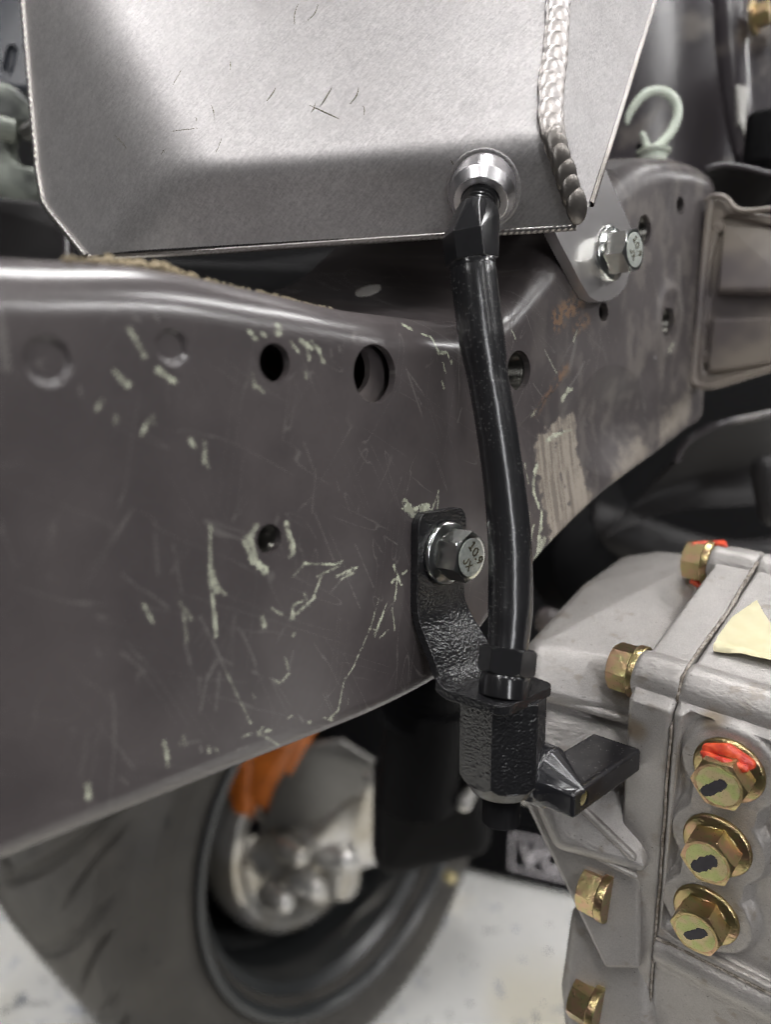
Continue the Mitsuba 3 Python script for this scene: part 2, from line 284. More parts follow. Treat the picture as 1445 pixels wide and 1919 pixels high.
mat('black_oxide', pr((.009, .009, .010), .17, .1, .6, clearcoat=.4, clearcoat_gloss=.93))
mat('black_gloss', bump(pr(lambda p, n, uv: mix((.008, .008, .010), (.12, .12, .12), smoothstep(.86, .94, noise(p.x * 1500, p.y * 1500, p.z * 1500)) * .5), .2, 0, .6, clearcoat=.7, clearcoat_gloss=.92),
     lambda p, n, uv: noise(p.x * 420, p.y * 420, p.z * 420), .00003, 2e-4))
mat('thread_black', pr((.09, .09, .092), .22, .9))
mat('fitting_face', pr((.15, .15, .155), .45, .5))
mat('black_wrinkle', pr((.008, .008, .009), .22, 0, .45, clearcoat=.5, clearcoat_gloss=.93))
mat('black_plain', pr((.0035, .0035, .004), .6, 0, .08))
mat('thread_dark', pr((.07, .068, .06), .22, .8))
BROWN_SPOTS = [(*W(1335, 1352, 196), 5.5), (*W(1425, 1780, 182), 8.0), (*W(1420, 1450, 184), 4.0), (*W(1270, 1640, 196), 3.5), (*W(1195, 1362, 212), 6.0)]  # brown spots around plugs, in corners and pockets
def cast_col(p, n, uv):
    q = p * 1000.0; a = fbm(q.x * .07, q.y * .07, q.z * .07, octaves=4); g = noise(q.x * 2.4, q.y * 2.4, q.z * 2.4)
    st = smoothstep(.62, .8, fbm(q.x * .22 + 3, q.y * .22, q.z * .22, octaves=4)); fl = smoothstep(.9, .97, noise(q.x * 1.1, q.y * 1.1, q.z * 1.1 + 40))
    c = mix((.268, .253, .240), (.40, .382, .366), a * .75 + g * .35)
    c = c * (.86 + .28 * noise(q.x * 5.0, q.y * 5.0, q.z * 5.0))
    brown_spot = mi.Float(0)
    for ox, oy, oz, r_ in BROWN_SPOTS:
        dd_ = dr.sqrt(dr.square(q.x - ox) + dr.square(q.y - oy) + dr.square(q.z - oz)); brown_spot = dr.maximum(brown_spot, smoothstep(r_, r_ * .3, dd_ + 5 * (a - .5)))
    c = mix(c, (.20, .145, .085), brown_spot * .75)
    return mix(mix(c, (.235, .205, .175), st * .65), (.10, .095, .09), fl * .7)
def cast_bump(p, n, uv):
    q = p * 1000.0; return fbm(q.x * 1.3, q.y * 1.3, q.z * 1.3, octaves=3)
mat('cast_aluminium', bump(pr(cast_col, .44, .45, .5), cast_bump, .0002, 1.5e-4))
mat('gasket', pr(lambda p, n, uv: mix((.13, .11, .09), (.30, .27, .24), smoothstep(.4, .6, fbm(p.x * 900, p.y * 900, p.z * 900))), .7))
mat('tape', bump(pr(lambda p, n, uv: mix((.50, .46, .28), (.57, .53, .36), fbm(p.x * 300, p.y * 300, p.z * 300)), .6), lambda p, n, uv: fbm(p.x * 500, p.y * 500, p.z * 500), .0001, 2e-4))
mat('nylon', pr((.62, .68, .58), .35, 0, .5))
def floor_col(p, n, uv):
    a = fbm(p.x * 3, p.y * 3, 1.0, octaves=4); f1 = smoothstep(.87, .95, noise(p.x * 95, p.y * 95, 3.0)); f2 = smoothstep(.84, .93, noise(p.x * 60 + 9, p.y * 60, 8.0))
    c = mix((.64, .63, .60), (.74, .74, .72), a); c = mix(c, (.60, .54, .38), smoothstep(.5, .75, fbm(p.x * 6 + 4, p.y * 6, 2.0)) * .5)
    return mix(mix(c, (.16, .16, .16), f1 * .7), (.10, .14, .25), f2 * .35)
mat('floor_epoxy', pr(floor_col, .35, 0, .5))
def tyre_col(p, n, uv):
    a = fbm(p.x * 30, p.y * 30, p.z * 30, octaves=4); f = smoothstep(.86, .94, noise(p.x * 140, p.y * 140, p.z * 140))
    return mix(mix((.020, .019, .018), (.050, .046, .040), a), (.012, .012, .012), f * .8)
mat('tyre_rubber', pr(tyre_col, .55, 0, .4))
mat('rim_black', pr((.020, .022, .023), .3, 0, .5, clearcoat=.3))
mat('steel_grey', pr((.17, .165, .155), .32, .6))
mat('steel_shiny', pr(lambda p, n, uv: mix((.36, .335, .29), (.50, .49, .475), smoothstep(.3, .7, fbm(p.x * 30, p.y * 30, p.z * 30))), .12, .65))  # brownish reflections put into the colour as noise
mat('orange_paint', pr(lambda p, n, uv: mix((.55, .15, .02), (.34, .085, .012), fbm(p.x * 60, p.y * 60, p.z * 60)), .3, 0, .5, clearcoat=.5))
mat('pale_casting', pr(lambda p, n, uv: mix((.04, .044, .04), (.25, .27, .235), smoothstep(.32, .66, fbm(p.x * 70, p.y * 70, p.z * 70))), .5, .2))
mat('blue_black', pr((.025, .028, .036), .35))
mat('white_print', pr((.80, .75, .78), .5))
mat('dirt_brown', pr((.28, .23, .15), .9))
mat('pale_spot', pr((.55, .53, .50), .6))
mat('brass', pr((.55, .47, .25), .4, .6))

# ------------------------------------------------------------------ setting: floor
fx = np.array([[-1400, -40, FLOOR], [1800, -40, FLOOR], [1800, 3200, FLOOR], [-1400, 3200, FLOOR]], float)
add('floor', (fx, np.array([[0, 1, 2, 3]])), 'floor_epoxy', False, label='pale speckled workshop floor', kind='structure')

# ------------------------------------------------------------------ frame rail
from scipy.interpolate import PchipInterpolator
ztop = PchipInterpolator([0, 45, 72, 96, 130, 160, 172, 183, 196, 208, 228, 247, 268, 290, 312, 345], [24, 25.2, 27, 25.6, 23.4, 23.5, 25.5, 31, 41, 51, 67, 80, 90, 95, 97, 97])
zbot = PchipInterpolator([0, 120, 158, 172, 197, 240, 280, 316, 345], [-79, -79.5, -76.5, -67, -51, -31.5, -19, -8, -2])
S_END, RW, TH = 334.0, 96.0, 2.2
def flange_rise(s, n, r): return .20 * max(-n - r, 0) * min(max((s - 148) / 22, 0), 1)
def bowl(s, z, c, r, depth, soft=.35):
    d = np.hypot(s - c[0], z - c[1]) / r
    return depth * np.clip((1 - d) / soft, 0, 1) ** 2 * (3 - 2 * np.clip((1 - d) / soft, 0, 1))
def rail_disp(s, z):
    d = -bowl(s, z, rail_sz(90, 677), 4.2, 1.0, .2) - bowl(s, z, rail_sz(322, 650), 3.4, 1.0, .22)
    c = rail_sz(1150, 790); q = np.hypot((s - c[0]) / 27, (z - c[1]) / 20); d = d - 6.0 * np.clip(1 - q ** 2, 0, 1) ** 1.5
    c = rail_sz(1265, 705); d = d + bowl(s, z, c, 2.8, .7, .8) * -1.0
    c = rail_sz(1228, 675); d = d + bowl(s, z, c, 2.0, 1.0, 1.0)
    c = rail_sz(1240, 470); q = np.hypot((s - c[0]) / 20, (z - c[1]) / 30); d = d - 1.3 * np.clip(1 - q, 0, 1) ** 2
    # swage around the lower right hole
    c = rail_sz(1255, 605); q = np.hypot((s - c[0]) / 9.0, (z - c[1]) / 12.0); d = d + .9 * np.exp(-((q - 1.05) / .22) ** 2)
    # torn, filed patch: a step in the skin
    a, b = rail_sz(970, 800), rail_sz(1062, 705); e = unit(b - a); nn = np.array([-e[1], e[0]])
    u = (s - a[0]) * e[0] + (z - a[1]) * e[1]; w = (s - a[0]) * nn[0] + (z - a[1]) * nn[1]
    d = d - 1.0 * np.clip(-w / 1.2, 0, 1) * np.clip((u + 3) / 4, 0, 1) * np.clip((38 - u) / 14, 0, 1) * np.clip((42 + w) / 14, 0, 1)
    d = d + .35 * (meshkit.fbm(np.stack([s * .045, z * .045, 0 * s], -1), 3, 4) - .5) * np.clip((s - 150) / 60, .25, 2.5)
    e = np.clip((s - 312) / (S_END - 312), 0, 1); d = d - 9.5 * (1 - np.sqrt(1 - .97 * e ** 2.4))
    return d
def rail_solid(t, s0, s1, ds):
    ss = np.arange(s0, s1 + 1e-6, ds); rows = []
    if t == 0: ss = np.unique(np.r_[ss, np.arange(44, 76, .35)])
    for s in ss:
        zt, zb, w = float(ztop(s)) - t, float(zbot(s)) + t, RW - t
        k = float(np.clip((s - 165) / 30, 0, 1)); rt, rb = 10.5 + .5 * k - t, 5.5 - 2.0 * k - t * .8
        nf = -t
        P = [(n, zt + flange_rise(s, n, rt + t)) for n in np.linspace(-w, nf - rt, 26)[:-1]]
        P += [(nf - rt + rt * math.sin(a), zt - rt + rt * math.cos(a)) for a in np.linspace(0, math.pi / 2, 14)]
        P += [(nf, z) for z in np.linspace(zt - rt, zb + rb, 230 if t == 0 else 60)[1:-1]]
        P += [(nf - rb + rb * math.cos(a), zb + rb - rb * math.sin(a)) for a in np.linspace(0, math.pi / 2, 9)]
        P += [(n, zb) for n in np.linspace(nf - rb, -w, 8)[1:]]
        P += [(-w, z) for z in np.linspace(zb, zt + flange_rise(s, -w, rt + t), 8)[1:-1]]
        P = np.array(P); wt = np.clip((P[:, 0] - (nf - rt)) / rt, 0, 1)
        sv = np.full(len(P), s); P[:, 0] += rail_disp(sv, P[:, 1]) * wt
        rows.append(np.column_stack([sv, P]))
    v = np.array(rows); nr, nc = v.shape[:2]; f = grid_faces(nr, nc, True)
    f = np.vstack([f[:, [0, 1, 2]], f[:, [0, 2, 3]]])
    c0, c1 = nr * nc, nr * nc + 1; vv = np.vstack([v.reshape(-1, 3), v[0].mean(0), v[-1].mean(0)]); j = np.arange(nc); k = (j + 1) % nc
    f = np.vstack([f, np.stack([j * 0 + c0, k, j], 1), np.stack([j * 0 + c1, (nr - 1) * nc + j, (nr - 1) * nc + k], 1)])
    return mani(vv, f)
rs = rail_solid(0, 6, S_END, .75) - rail_solid(TH, 2, S_END - 2.5, 1.6)
HOLES = [(515, 680, 4.1), (703, 701, 7.1), (505, 1010, 3.3), (973, 695, 5.9), (1210, 432, 5.4), (1252, 604, 5.6), (1275, 386, 3.3), (1131, 585, 3.2)]
for px, py, r in HOLES:
    c = rail_sz(px, py)
    rs = rs - cyl(r, -14, 6, (c[0], -.0, c[1]), (0, 1, 0), 40)
rv, rf = vf(rs)
rv = rv[:, :1] * S + (rv[:, 1:2] + N0) * N + rv[:, 2:3] * Z
rail = thing('frame_rail', 'grey brown painted chassis frame rail with scratched face and round holes', 'frame rail')
rf = rf[:, ::-1]          # (s, n, z) is left handed
add(rail + '__body', (rv, rf), 'rail_paint', 28)
def nut_thread(px, py, r, n0, n1, outer, mt, name):
    c = rail_sz(px, py); o = V(c[0], 0, c[1]); P = [(outer, n0), (r, n0)]; h = n0; k = 0
    while h > n1:
        h -= .45; P.append((r - (.42 if k % 2 == 0 else 0), h)); k += 1
    P += [(outer, h)]
    add(f'{rail}__{name}', lathe(P, 40, o, N, closed=True), mt, 20)
nut_thread(505, 1010, 3.35, -2.3, -11, 6, 'thread_dark', 'weld_nut')
nut_thread(973, 695, 5.2, -2.4, -11, 9, 'thread_dark', 'weld_nut')
nut_thread(1210, 432, 4.9, -2.4, -11, 8, 'thread_dark', 'weld_nut')
nut_thread(1252, 604, 5.0, -2.4, -11, 8, 'thread_dark', 'weld_nut')
c = rail_sz(703, 701)     # inner reinforcement seen through the big hole
ip = m3.Manifold.cube([34, 2, 22], True).translate([c[0] + 4, -7.5, c[1]]) - cyl(6.6, -12, 2, (c[0] - 2.0, 0, c[1] + 1.5), (0, 1, 0), 40)
v, f = vf(ip); add(rail + '__inner_plate', (v[:, :1] * S + (v[:, 1:2] + N0) * N + v[:, 2:3] * Z, f[:, ::-1]), 'dusty_paint', 20)
from scipy.optimize import fsolve
def top_at(px, py):
    r = ray(px, py)
    def e(q):
        p = V(q[0], q[1], float(ztop(np.clip(q[0], 0, 345))) + flange_rise(q[0], q[1], 10.8)); k = p / (p @ FWD) - r
        return [k @ RT, k @ UP]
    q = fsolve(e, [190, -30]); return V(q[0], q[1], float(ztop(q[0])) + flange_rise(q[0], q[1], 10.8)), q
tp_, tq_ = top_at(690, 546)
eps_ = 2.0; pa_ = V(tq_[0] + eps_, tq_[1], float(ztop(tq_[0] + eps_)) + flange_rise(tq_[0] + eps_, tq_[1], 10.8)); pb_ = V(tq_[0], tq_[1] - eps_, float(ztop(tq_[0])) + flange_rise(tq_[0], tq_[1] - eps_, 10.8))
tn_ = unit(np.cross(pa_ - tp_, pb_ - tp_)); tn_ = tn_ if tn_[2] > 0 else -tn_
print('spot', tp_, tq_, tn_)
add(rail + '__spot_weld', lathe_solid([(4.6, -.6), (4.5, .25), (3.6, .45)], 32, tp_, tn_), 'pale_spot', 40, label='pale round spot weld on the upper flange')
# debris along the top edge of the rail
deb = []
for i in range(300):
    t = RNG.random(); s = 58 + 66 * t; n = -7 - RNG.random() * 5 - 3 * t
    r = .3 + 1.3 * RNG.random() ** 3 * math.exp(-((s - 72) / 14) ** 2) + .1 * RNG.random()
    b = trimesh.creation.icosphere(subdivisions=0).vertices * r * (.6 + .8 * RNG.random((12, 3)))
    deb.append(vf(m3.Manifold.hull_points(b + V(s, n, float(ztop(s)) + r * .3))))
add('sawdust', join(*deb), 'dirt_brown', False, label='dry dirt crumbs lying along the top edge of the frame rail', kind='stuff')

# ------------------------------------------------------------------ bolts
def hex_head(af, h, ch=.12):
    R = af / 2 / math.cos(math.pi / 6); hexp = m3.Manifold.cylinder(h, R, R, 6)
    cone = m3.Manifold.revolve(m3.CrossSection([[[0, 0], [R * 1.2, 0], [R * 1.2, h * .62], [R * (1 - ch * .2), h * (1 - ch * .55)], [af / 2 * .96, h], [0, h]]]), 64)
    return hexp ^ cone
def bolt(label, group, base, axis, af, h, fr, fh, spin, mt, facemt=None, marks=None, red=None, ink=None, dome=.5, hint=(0, 0, 1), ring=False, tspin=0):
    k = thing('flange_bolt', label, 'bolt', group); x, y, a = frame_of(axis, hint); base = np.asarray(base, float)
    cs, sn = math.cos(math.radians(spin)), math.sin(math.radians(spin)); x2, y2 = x * cs + y * sn, -x * sn + y * cs
    prof = [(fr, 0), (fr * 1.0, fh * .35), (fr * .985, fh * .6), (fr * .93, fh * .85), (fr * .72, fh * 1.25), (af * .5, fh * 1.5)] if not ring else [(fr * .97, 0), (fr, fh * .15), (fr, fh * .85), (fr * .96, fh), (af * .45, fh)]
    add(k + '__flange', lathe_solid(prof, 64, base, a), mt, 35)
    add(k + '__hex_head', mplace(hex_head(af, h - fh * .7), base + a * fh * .7, x2, y2, a), mt, 14)
    top = base + a * h
    if facemt: add(k + '__head_face', lathe_solid([(af * .425, 0), (af * .425, .12), (af * .40, .22), (.2, .28)], 48, top, a), facemt, 40)
    if marks:
        for txt, hh, dx, dy in marks:
            t = meshkit.text_mesh(txt, hh, .22, bold=False); tv = np.array(t.vertices); tv[:, 0] -= (tv[:, 0].min() + tv[:, 0].max()) / 2; tv[:, 1] -= hh / 2
            ct, st_ = math.cos(math.radians(tspin)), math.sin(math.radians(tspin)); x3, y3 = x * ct + y * st_, -x * st_ + y * ct
            add(k + '__mark', place((tv + [dx, dy, .27 if facemt else .0], t.faces), top, x3, y3, a), 'mark_dark', False)
    if ink:
        ang, L, w_, ox, oy = ink; u = np.array([math.cos(ang), math.sin(ang)]); q = np.array([-u[1], u[0]]); o = np.array([ox, oy]); P = []
        rr = np.random.default_rng(int(abs(base[0] * 100)))
        for t in np.linspace(-1, 1, 15): P.append(o + u * L * t / 2 + q * w_ / 2 * ((1 - t ** 6 * .6) + .3 * (rr.random() - .5)))
        for t in np.linspace(1, -1, 15): P.append(o + u * L * t / 2 - q * w_ / 2 * ((1 - t ** 6 * .6) + .3 * (rr.random() - .5)))
        m = extrude(P, .08); add(k + '__ink_mark', mplace(m, top + a * .29, x, y, a), 'black_ink', False)
    if red:
        blob = [hull([(base + a * hh + x * xx + y * yy, rr) for xx, yy, hh, rr in grp]) for grp in red]
        m = blob[0]
        for q in blob[1:]: m = m + q
        sv, sf = smooth_mesh(m, .45, 4); sv = sv + .5 * (meshkit.fbm(sv * .8, 2, 3) - .5)[:, None] * a
        add(k + '__paint_mark', (sv, sf), 'red_paint', True)
    return k

# ------------------------------------------------------------------ aluminium tank
tilt = math.radians(20)
PM = W(1012, 267, 189); nM = unit(np.array([-math.sin(math.radians(15)) * math.cos(tilt), -math.cos(math.radians(15)) * math.cos(tilt), math.sin(tilt)]))
m_left = on_plane(335, 320, PM, nM)
pB = W(600, 452, 218.5); nB = unit(np.cross(PM - m_left, pB - m_left)); nB = nB if nB @ FWD < 0 else -nB
pL = on_plane(60, 200, PM, nM) * 1.115; m_top = on_plane(172, 0, PM, nM); nL = unit(np.cross(m_top - m_left, pL - m_left)); nL = nL if nL @ FWD < 0 else -nL
def softmax3(ys, k):
    def sm(a, b, k): h = np.clip(.5 + .5 * (a - b) / k, 0, 1); return b * (1 - h) + a * h + k * h * (1 - h)
    return sm(sm(ys[0], ys[1], k), ys[2], k * 1.6)
PLN = [(PM, nM), (pB, nB), (pL, nL)]
def tank_y(x, z):
    ys = [(np.dot(p, n) - n[0] * x - n[2] * z) / n[1] for p, n in PLN]
    return softmax3(ys, 4.5)
def tank_hit(px, py):
    r = ray(px, py); return r * max(np.dot(p, n) / np.dot(r, n) for p, n in PLN)
def pathpts(pix, n, fn):
    P = np.array([fn(*q) for q in pix]); d = np.r_[0, np.cumsum(np.linalg.norm(np.diff(P, axis=0), axis=1))]
    t = np.linspace(0, d[-1], n); return np.column_stack([np.interp(t, d, P[:, i]) for i in range(3)])
leftpx = [(30, -160), (42, -20), (60, 190), (72, 320), (82, 372), (95, 396), (165, 481)]
rightpx = [(1048, -160), (1044, 0), (1036, 110), (1020, 225), (1020, 265), (1034, 300), (1080, 422)]
NR, NCOL = 150, 230
Lp, Rp = pathpts(leftpx, NR, tank_hit), pathpts(rightpx, NR, tank_hit)
tt = np.linspace(0, 1, NCOL)
gx = Lp[:, :1] * (1 - tt) + Rp[:, :1] * tt; gz = Lp[:, 2:] * (1 - tt) + Rp[:, 2:] * tt
gz[-25:] += 0
gy = tank_y(gx, gz) + .8 * (meshkit.fbm(np.stack([gx * .02, gz * .02, 0 * gx], -1), 3, 2) - .5)
front = np.stack([gx, gy, gz], -1)
tank = thing('aluminium_tank', 'bare brushed aluminium tank with welded corner above the frame rail', 'tank')
fv = front.reshape(-1, 3); ff = grid_faces(NR, NCOL)[:, ::-1]
BACK = np.array([.26, .966, 0])
def skirt(edge, d, n=6):
    v = np.array([edge + d * t for t in np.linspace(0, 1, n)]); return v.reshape(-1, 3), grid_faces(n, len(edge))
add(tank + '__front_panel', (fv, ff), 'sheet_aluminium', True)
bot = front[-1]
add(tank + '__underside', skirt(bot + [0, .3, .2], BACK * 85 + [0, 0, 48]), 'sheet_aluminium', 30)
add(tank + '__left_side', skirt(front[:, 0] + [0.2, .3, 0], BACK * 80 + [12, 0, 50]), 'sheet_aluminium', 30)
# right side plate
wl = pathpts([(1052, -160), (1048, 0), (1040, 110), (1033, 225), (1040, 265), (1054, 300), (1088, 408)], 80, tank_hit)
a0, a1, a2 = tank_hit(1048, 0), tank_hit(1033, 250), tank_hit(1088, 408)
nR = unit(np.cross(a1 - a0, a2 - a0)); nR = nR if nR @ FWD < 0 else -nR
re = pathpts([(1268, -160), (1228, 0), (1187, 130), (1150, 250), (1107, 384)], 80, lambda x, y: on_plane(x, y, a1, nR))
rg = np.array([wl * (1 - t) + re * t for t in np.linspace(0, 1, 24)])
off = (rg - a1) @ nR; fadeR = np.clip(np.linspace(0, 1, 24) * 4, 0, 1)[:, None]
rg = rg - (off * fadeR)[..., None] * nR
add(tank + '__side_panel', (rg.reshape(-1, 3), grid_faces(24, 80)[:, ::-1]), 'sheet_aluminium', True)
add(tank + '__side_return', skirt(rg[-1] - nR * .3, -nR * 3 + np.array([-25, 30, 0])), 'sheet_aluminium', 30)
# weld beads
def bead(path, r, pitch, nrm, seg=44, flat=.55, phase=0, sharp=.20):
    P = spline(path, int(np.linalg.norm(np.diff(path, axis=0), axis=1).sum() / .18)); d = np.r_[0, np.cumsum(np.linalg.norm(np.diff(P, axis=0), axis=1))]
    t = np.gradient(P, axis=0); t /= np.linalg.norm(t, axis=1, keepdims=True); th = np.arange(seg) / seg * 2 * np.pi; rows = []
    rr = np.random.default_rng(5)
    jit = np.interp(d, np.arange(0, d[-1] + pitch, pitch), 1 + .10 * rr.standard_normal(len(np.arange(0, d[-1] + pitch, pitch))))
    for i in range(len(P)):
        n = np.asarray(nrm if np.ndim(nrm) == 1 else nrm[i]); n = unit(n - (n @ t[i]) * t[i]); w = np.cross(t[i], n)
        ph = ((d[i] + .42 * pitch * np.sin(th) ** 2 * (np.sin(th) > 0)) / pitch + phase) % 1.0
        saw = (.5 - .5 * np.cos(2 * np.pi * ph ** .7)); rad = r * (1 - sharp * .35 + sharp * .35 * saw) * (.88 + .12 * jit[i]); hgt = r * flat * (1 - sharp * 1.1 + sharp * 1.1 * saw)
        rows.append(P[i] + (rad * np.cos(th))[:, None] * w + (hgt * np.sin(th))[:, None] * n)
    v = np.array(rows); return v.reshape(-1, 3), grid_faces(len(P), seg, True)
mid = unit(nM + nR)
bc = pathpts([(1050, -120), (1046, 0), (1040, 100), (1031, 170), (1030, 225), (1036, 258), (1046, 290), (1060, 335), (1078, 385), (1088, 408)], 60, tank_hit)
bc[1:-1] = .25 * bc[:-2] + .5 * bc[1:-1] + .25 * bc[2:]
cl_ = spline(bc, 600); dl_ = np.r_[0, np.cumsum(np.linalg.norm(np.diff(cl_, axis=0), axis=1))]; coins = []; sp_ = trimesh.creation.icosphere(subdivisions=4)
rq = np.random.default_rng(12); at_ = .5
while at_ < dl_[-1] + .3:
    i = min(int(np.searchsorted(dl_, at_)), 598); tgt = unit(cl_[min(i + 8, 599)] - cl_[max(i - 8, 0)]); w_ = unit(np.cross(mid, tgt)); n_ = np.cross(tgt, w_)
    ta = math.radians(9.5 + 1.5 * rq.standard_normal()); t2, n2 = tgt * math.cos(ta) - n_ * math.sin(ta), n_ * math.cos(ta) + tgt * math.sin(ta)
    k_ = 1 + .035 * rq.standard_normal(); q_ = sp_.vertices.copy(); q_[:, 1] = np.sign(q_[:, 1]) * np.abs(q_[:, 1]) ** .9
    q_ = q_ * [3.7 * k_, 5.0, 1.55]; q_ += .05 * (meshkit.fbm(q_ * .9 + at_ * 7, 2, 6) - .5)[:, None]
    coins.append((cl_[i] + n_ * .25 + w_ * .12 * rq.standard_normal() + q_[:, :1] * w_ + q_[:, 1:2] * t2 + q_[:, 2:3] * n2, sp_.faces)); at_ += 3.9 + .25 * rq.standard_normal()
add(tank + '__weld_bead', join(*coins), 'weld_metal', True, label='stacked ripple weld bead on the right corner, sooty towards the bottom')
add(tank + '__weld_bead', bead(re + nR * .2, .95, 1.7, nR, 12, .8), 'weld_metal', True, label='thin bright bead along the far edge')
le = pathpts([(36, -120), (46, 0), (62, 190), (74, 320), (84, 376), (97, 398), (165, 481)], 60, tank_hit)
add(tank + '__weld_bead', bead(le + np.array([-.9, .5, 0]), 1.25, 2.6, np.array([-.7, -.7, 0.]), 12, .9), 'weld_sooty', True, label='thin bead along the left edge')
be = pathpts([(165, 481), (400, 467), (620, 452), (840, 437), (1000, 427), (1082, 421)], 60, tank_hit)
add(tank + '__weld_bead', bead(be + np.array([0, 1.0, -.4]), 1.15, 1.6, np.array([0, -.5, -.9]), 12, .9), 'weld_sooty', True, label='thin bead along the bottom edge')
# scratches in the sheet: shallow dark grooves
sc = []
for q in [(560, 8, 553, 25, 553, 48), (596, 8, 590, 26, 573, 42), (430, 115, 432, 125, 430, 132), (347, 122, 330, 150, 318, 172), (517, 165, 508, 180, 500, 190), (395, 195, 400, 210, 402, 228),
          (580, 198, 610, 212, 636, 224), (622, 165, 610, 185, 600, 200), (672, 165, 668, 180, 655, 196), (417, 255, 410, 275, 402, 292), (582, 212, 587, 206, 590, 195), (310, 245, 350, 243, 380, 240), (215, 255, 225, 265, 238, 280), (365, 220, 369, 225, 366, 230), (681, 200, 683, 208, 682, 216), (300, 290, 305, 280, 306, 284),
          (845, 300, 852, 312, 857, 320)]:
    P = [tank_hit(q[i], q[i + 1]) for i in (0, 2, 4)]; P = spline(np.array(P), 14)
    P[:, 1] = tank_y(P[:, 0], P[:, 2]) - .02
    sc.append(tube(P, .12 * np.sin(np.linspace(.15, 2.9, 14)) + .03, 6, True))
add(tank + '__scratches', join(*sc), 'mark_dark', True, label='fine dark scratches in the sheet', kind='stuff')
# threaded boss at the outlet
wx_, wy_, wz_ = frame_of(nB)
nK = unit(nB + np.array([-.02, 0, -.42])); bx_, by_, bz_ = frame_of(nK)
BO = tank_hit(906, 357)
boss = [(8.9, -7), (8.9, 2.3), (8.8, 2.5), (7.15, 5.1), (7.0, 5.2), (5.25, 5.2), (5.1, 5.05), (5.0, 1.0)]
add(tank + '__outlet_boss', lathe(boss, 128, BO + nB * .8, nK), 'turned_aluminium', 18)
add(tank + '__boss_weld', bead(np.array([BO + 9.3 * (math.cos(a) * wx_ + 1.04 * math.sin(a) * wy_) for a in np.linspace(0, 6.2832, 60)]) + nB * .1, .8, 1.6, nB, 10, .5), 'sheet_aluminium', True)
# mounting tab bolted to the rail
tabpx = [(1005, 330), (1030, 415), (1052, 460), (1093, 538), (1105, 557), (1122, 566), (1142, 564), (1160, 552), (1172, 538), (1182, 505), (1192, 470), (1191, 445), (1140, 330), (1128, 300), (1000, 300)]
tp = round_poly([rail_sz(*q, 4.2) for q in tabpx], 2.5)
tm = extrude(tp, 3.8); tc = rail_sz(1143, 476, 4.2)
v, f = vf(tm); v = v[:, :1] * S + (v[:, 2:3] + .4 + N0) * N + v[:, 1:2] * Z
add(tank + '__mounting_tab', (v, f), 'tab_aluminium', 25)
bp = V(tc[0], 4.2, tc[1])
bolt('bright zinc flange bolt holding the aluminium tab under the tank corner', None, bp, N, 12.6, 8.6, 8.9, 1.5, 14, 'zinc', 'zinc_face', tspin=-48, marks=[('10.9', 2.5, 0, 1.7), ('JX', 2.3, 0, -2.2)])

# ------------------------------------------------------------------ drain bracket (bent plate), bolted to the rail
br = thing('valve_bracket', 'black wrinkle coated bent steel bracket bolted to the rail beside the hose', 'bracket')
sA, sB = rail_sz(784, 1000, 2.6)[0], rail_sz(873, 1000, 2.6)[0]
BT = 2.4
path = spline([(2.6, -38), (2.6, -52.5), (3.4, -55.5), (8.4, -64.0), (11.2, -68.6), (13.6, -70.6), (17, -71.0)], 60)
path = np.vstack([[(2.6, -27.4)], path, [(31.5, -71.4)]])
# resample and offset to a plate section in (n, z)
d = np.r_[0, np.cumsum(np.linalg.norm(np.diff(path, axis=0), axis=1))]; q = np.linspace(0, d[-1], 90)
P2 = np.column_stack([np.interp(q, d, path[:, i]) for i in range(2)])
tg = np.gradient(P2, axis=0); tg /= np.linalg.norm(tg, axis=1, keepdims=True); nr2 = np.column_stack([-tg[:, 1], tg[:, 0]])
sec = np.vstack([P2, (P2 - nr2 * BT)[::-1]])
pl = extrude(np.column_stack([sec[:, 0], sec[:, 1]]), sB - sA + 6).translate([0, 0, sA - 3])      # (n, z, s)
# trim outlines: strap narrows in the bend, corners rounded
o1 = extrude(round_poly([(sA, -26.9), (sB, -26.9), (sB + .3, -45), (sB - .2, -53), (sB + 1.5, -60), (sB + 3, -67), (sB + 3, -90), (sA - 1, -90), (sA, -50)], 4.5), 30).translate([0, 0, -12])   # (s, z, n)
o1 = o1.transform(np.array([[0, 0, 1, 0], [0, 1, 0, 0], [1, 0, 0, 0]], float))
o1b = m3.Manifold.cube([60, 60, 60]).translate([11, -110, sA - 20])
o2 = extrude(round_poly([(5, sA - 3), (31.2, sA - .2), (31.2, sB + 2.4), (5, sB + 3)], 3.2), 80).transform(np.array([[1, 0, 0, 0], [0, 0, 1, -100], [0, 1, 0, 0]], float))
up_part = (pl - o1b) ^ o1
lo_part = (pl ^ o1b) ^ o2
pm = up_part + lo_part
def from_nzs(m): return m.transform(np.column_stack([N, Z, S, N0 * N]))
def wrinkle(m, L=.30, amp=.26, freq=2.0, seed=3):
    return refine_noise(m, L, amp, freq, seed, 2)
add(br + '__plate', wrinkle(from_nzs(pm), .26, .30, 2.3), 'black_wrinkle', True)
bpx = rail_sz(836, 1036, 2.8)
bolt('bright zinc flange bolt holding the black valve bracket to the rail', None, V(bpx[0], 2.8, bpx[1]), N, 12.0, 8.6, 8.7, 1.6, 22, 'zinc', 'zinc_face', tspin=-52, marks=[('10.9', 2.6, .3, 1.9), ('JX', 2.4, .0, -2.2)])

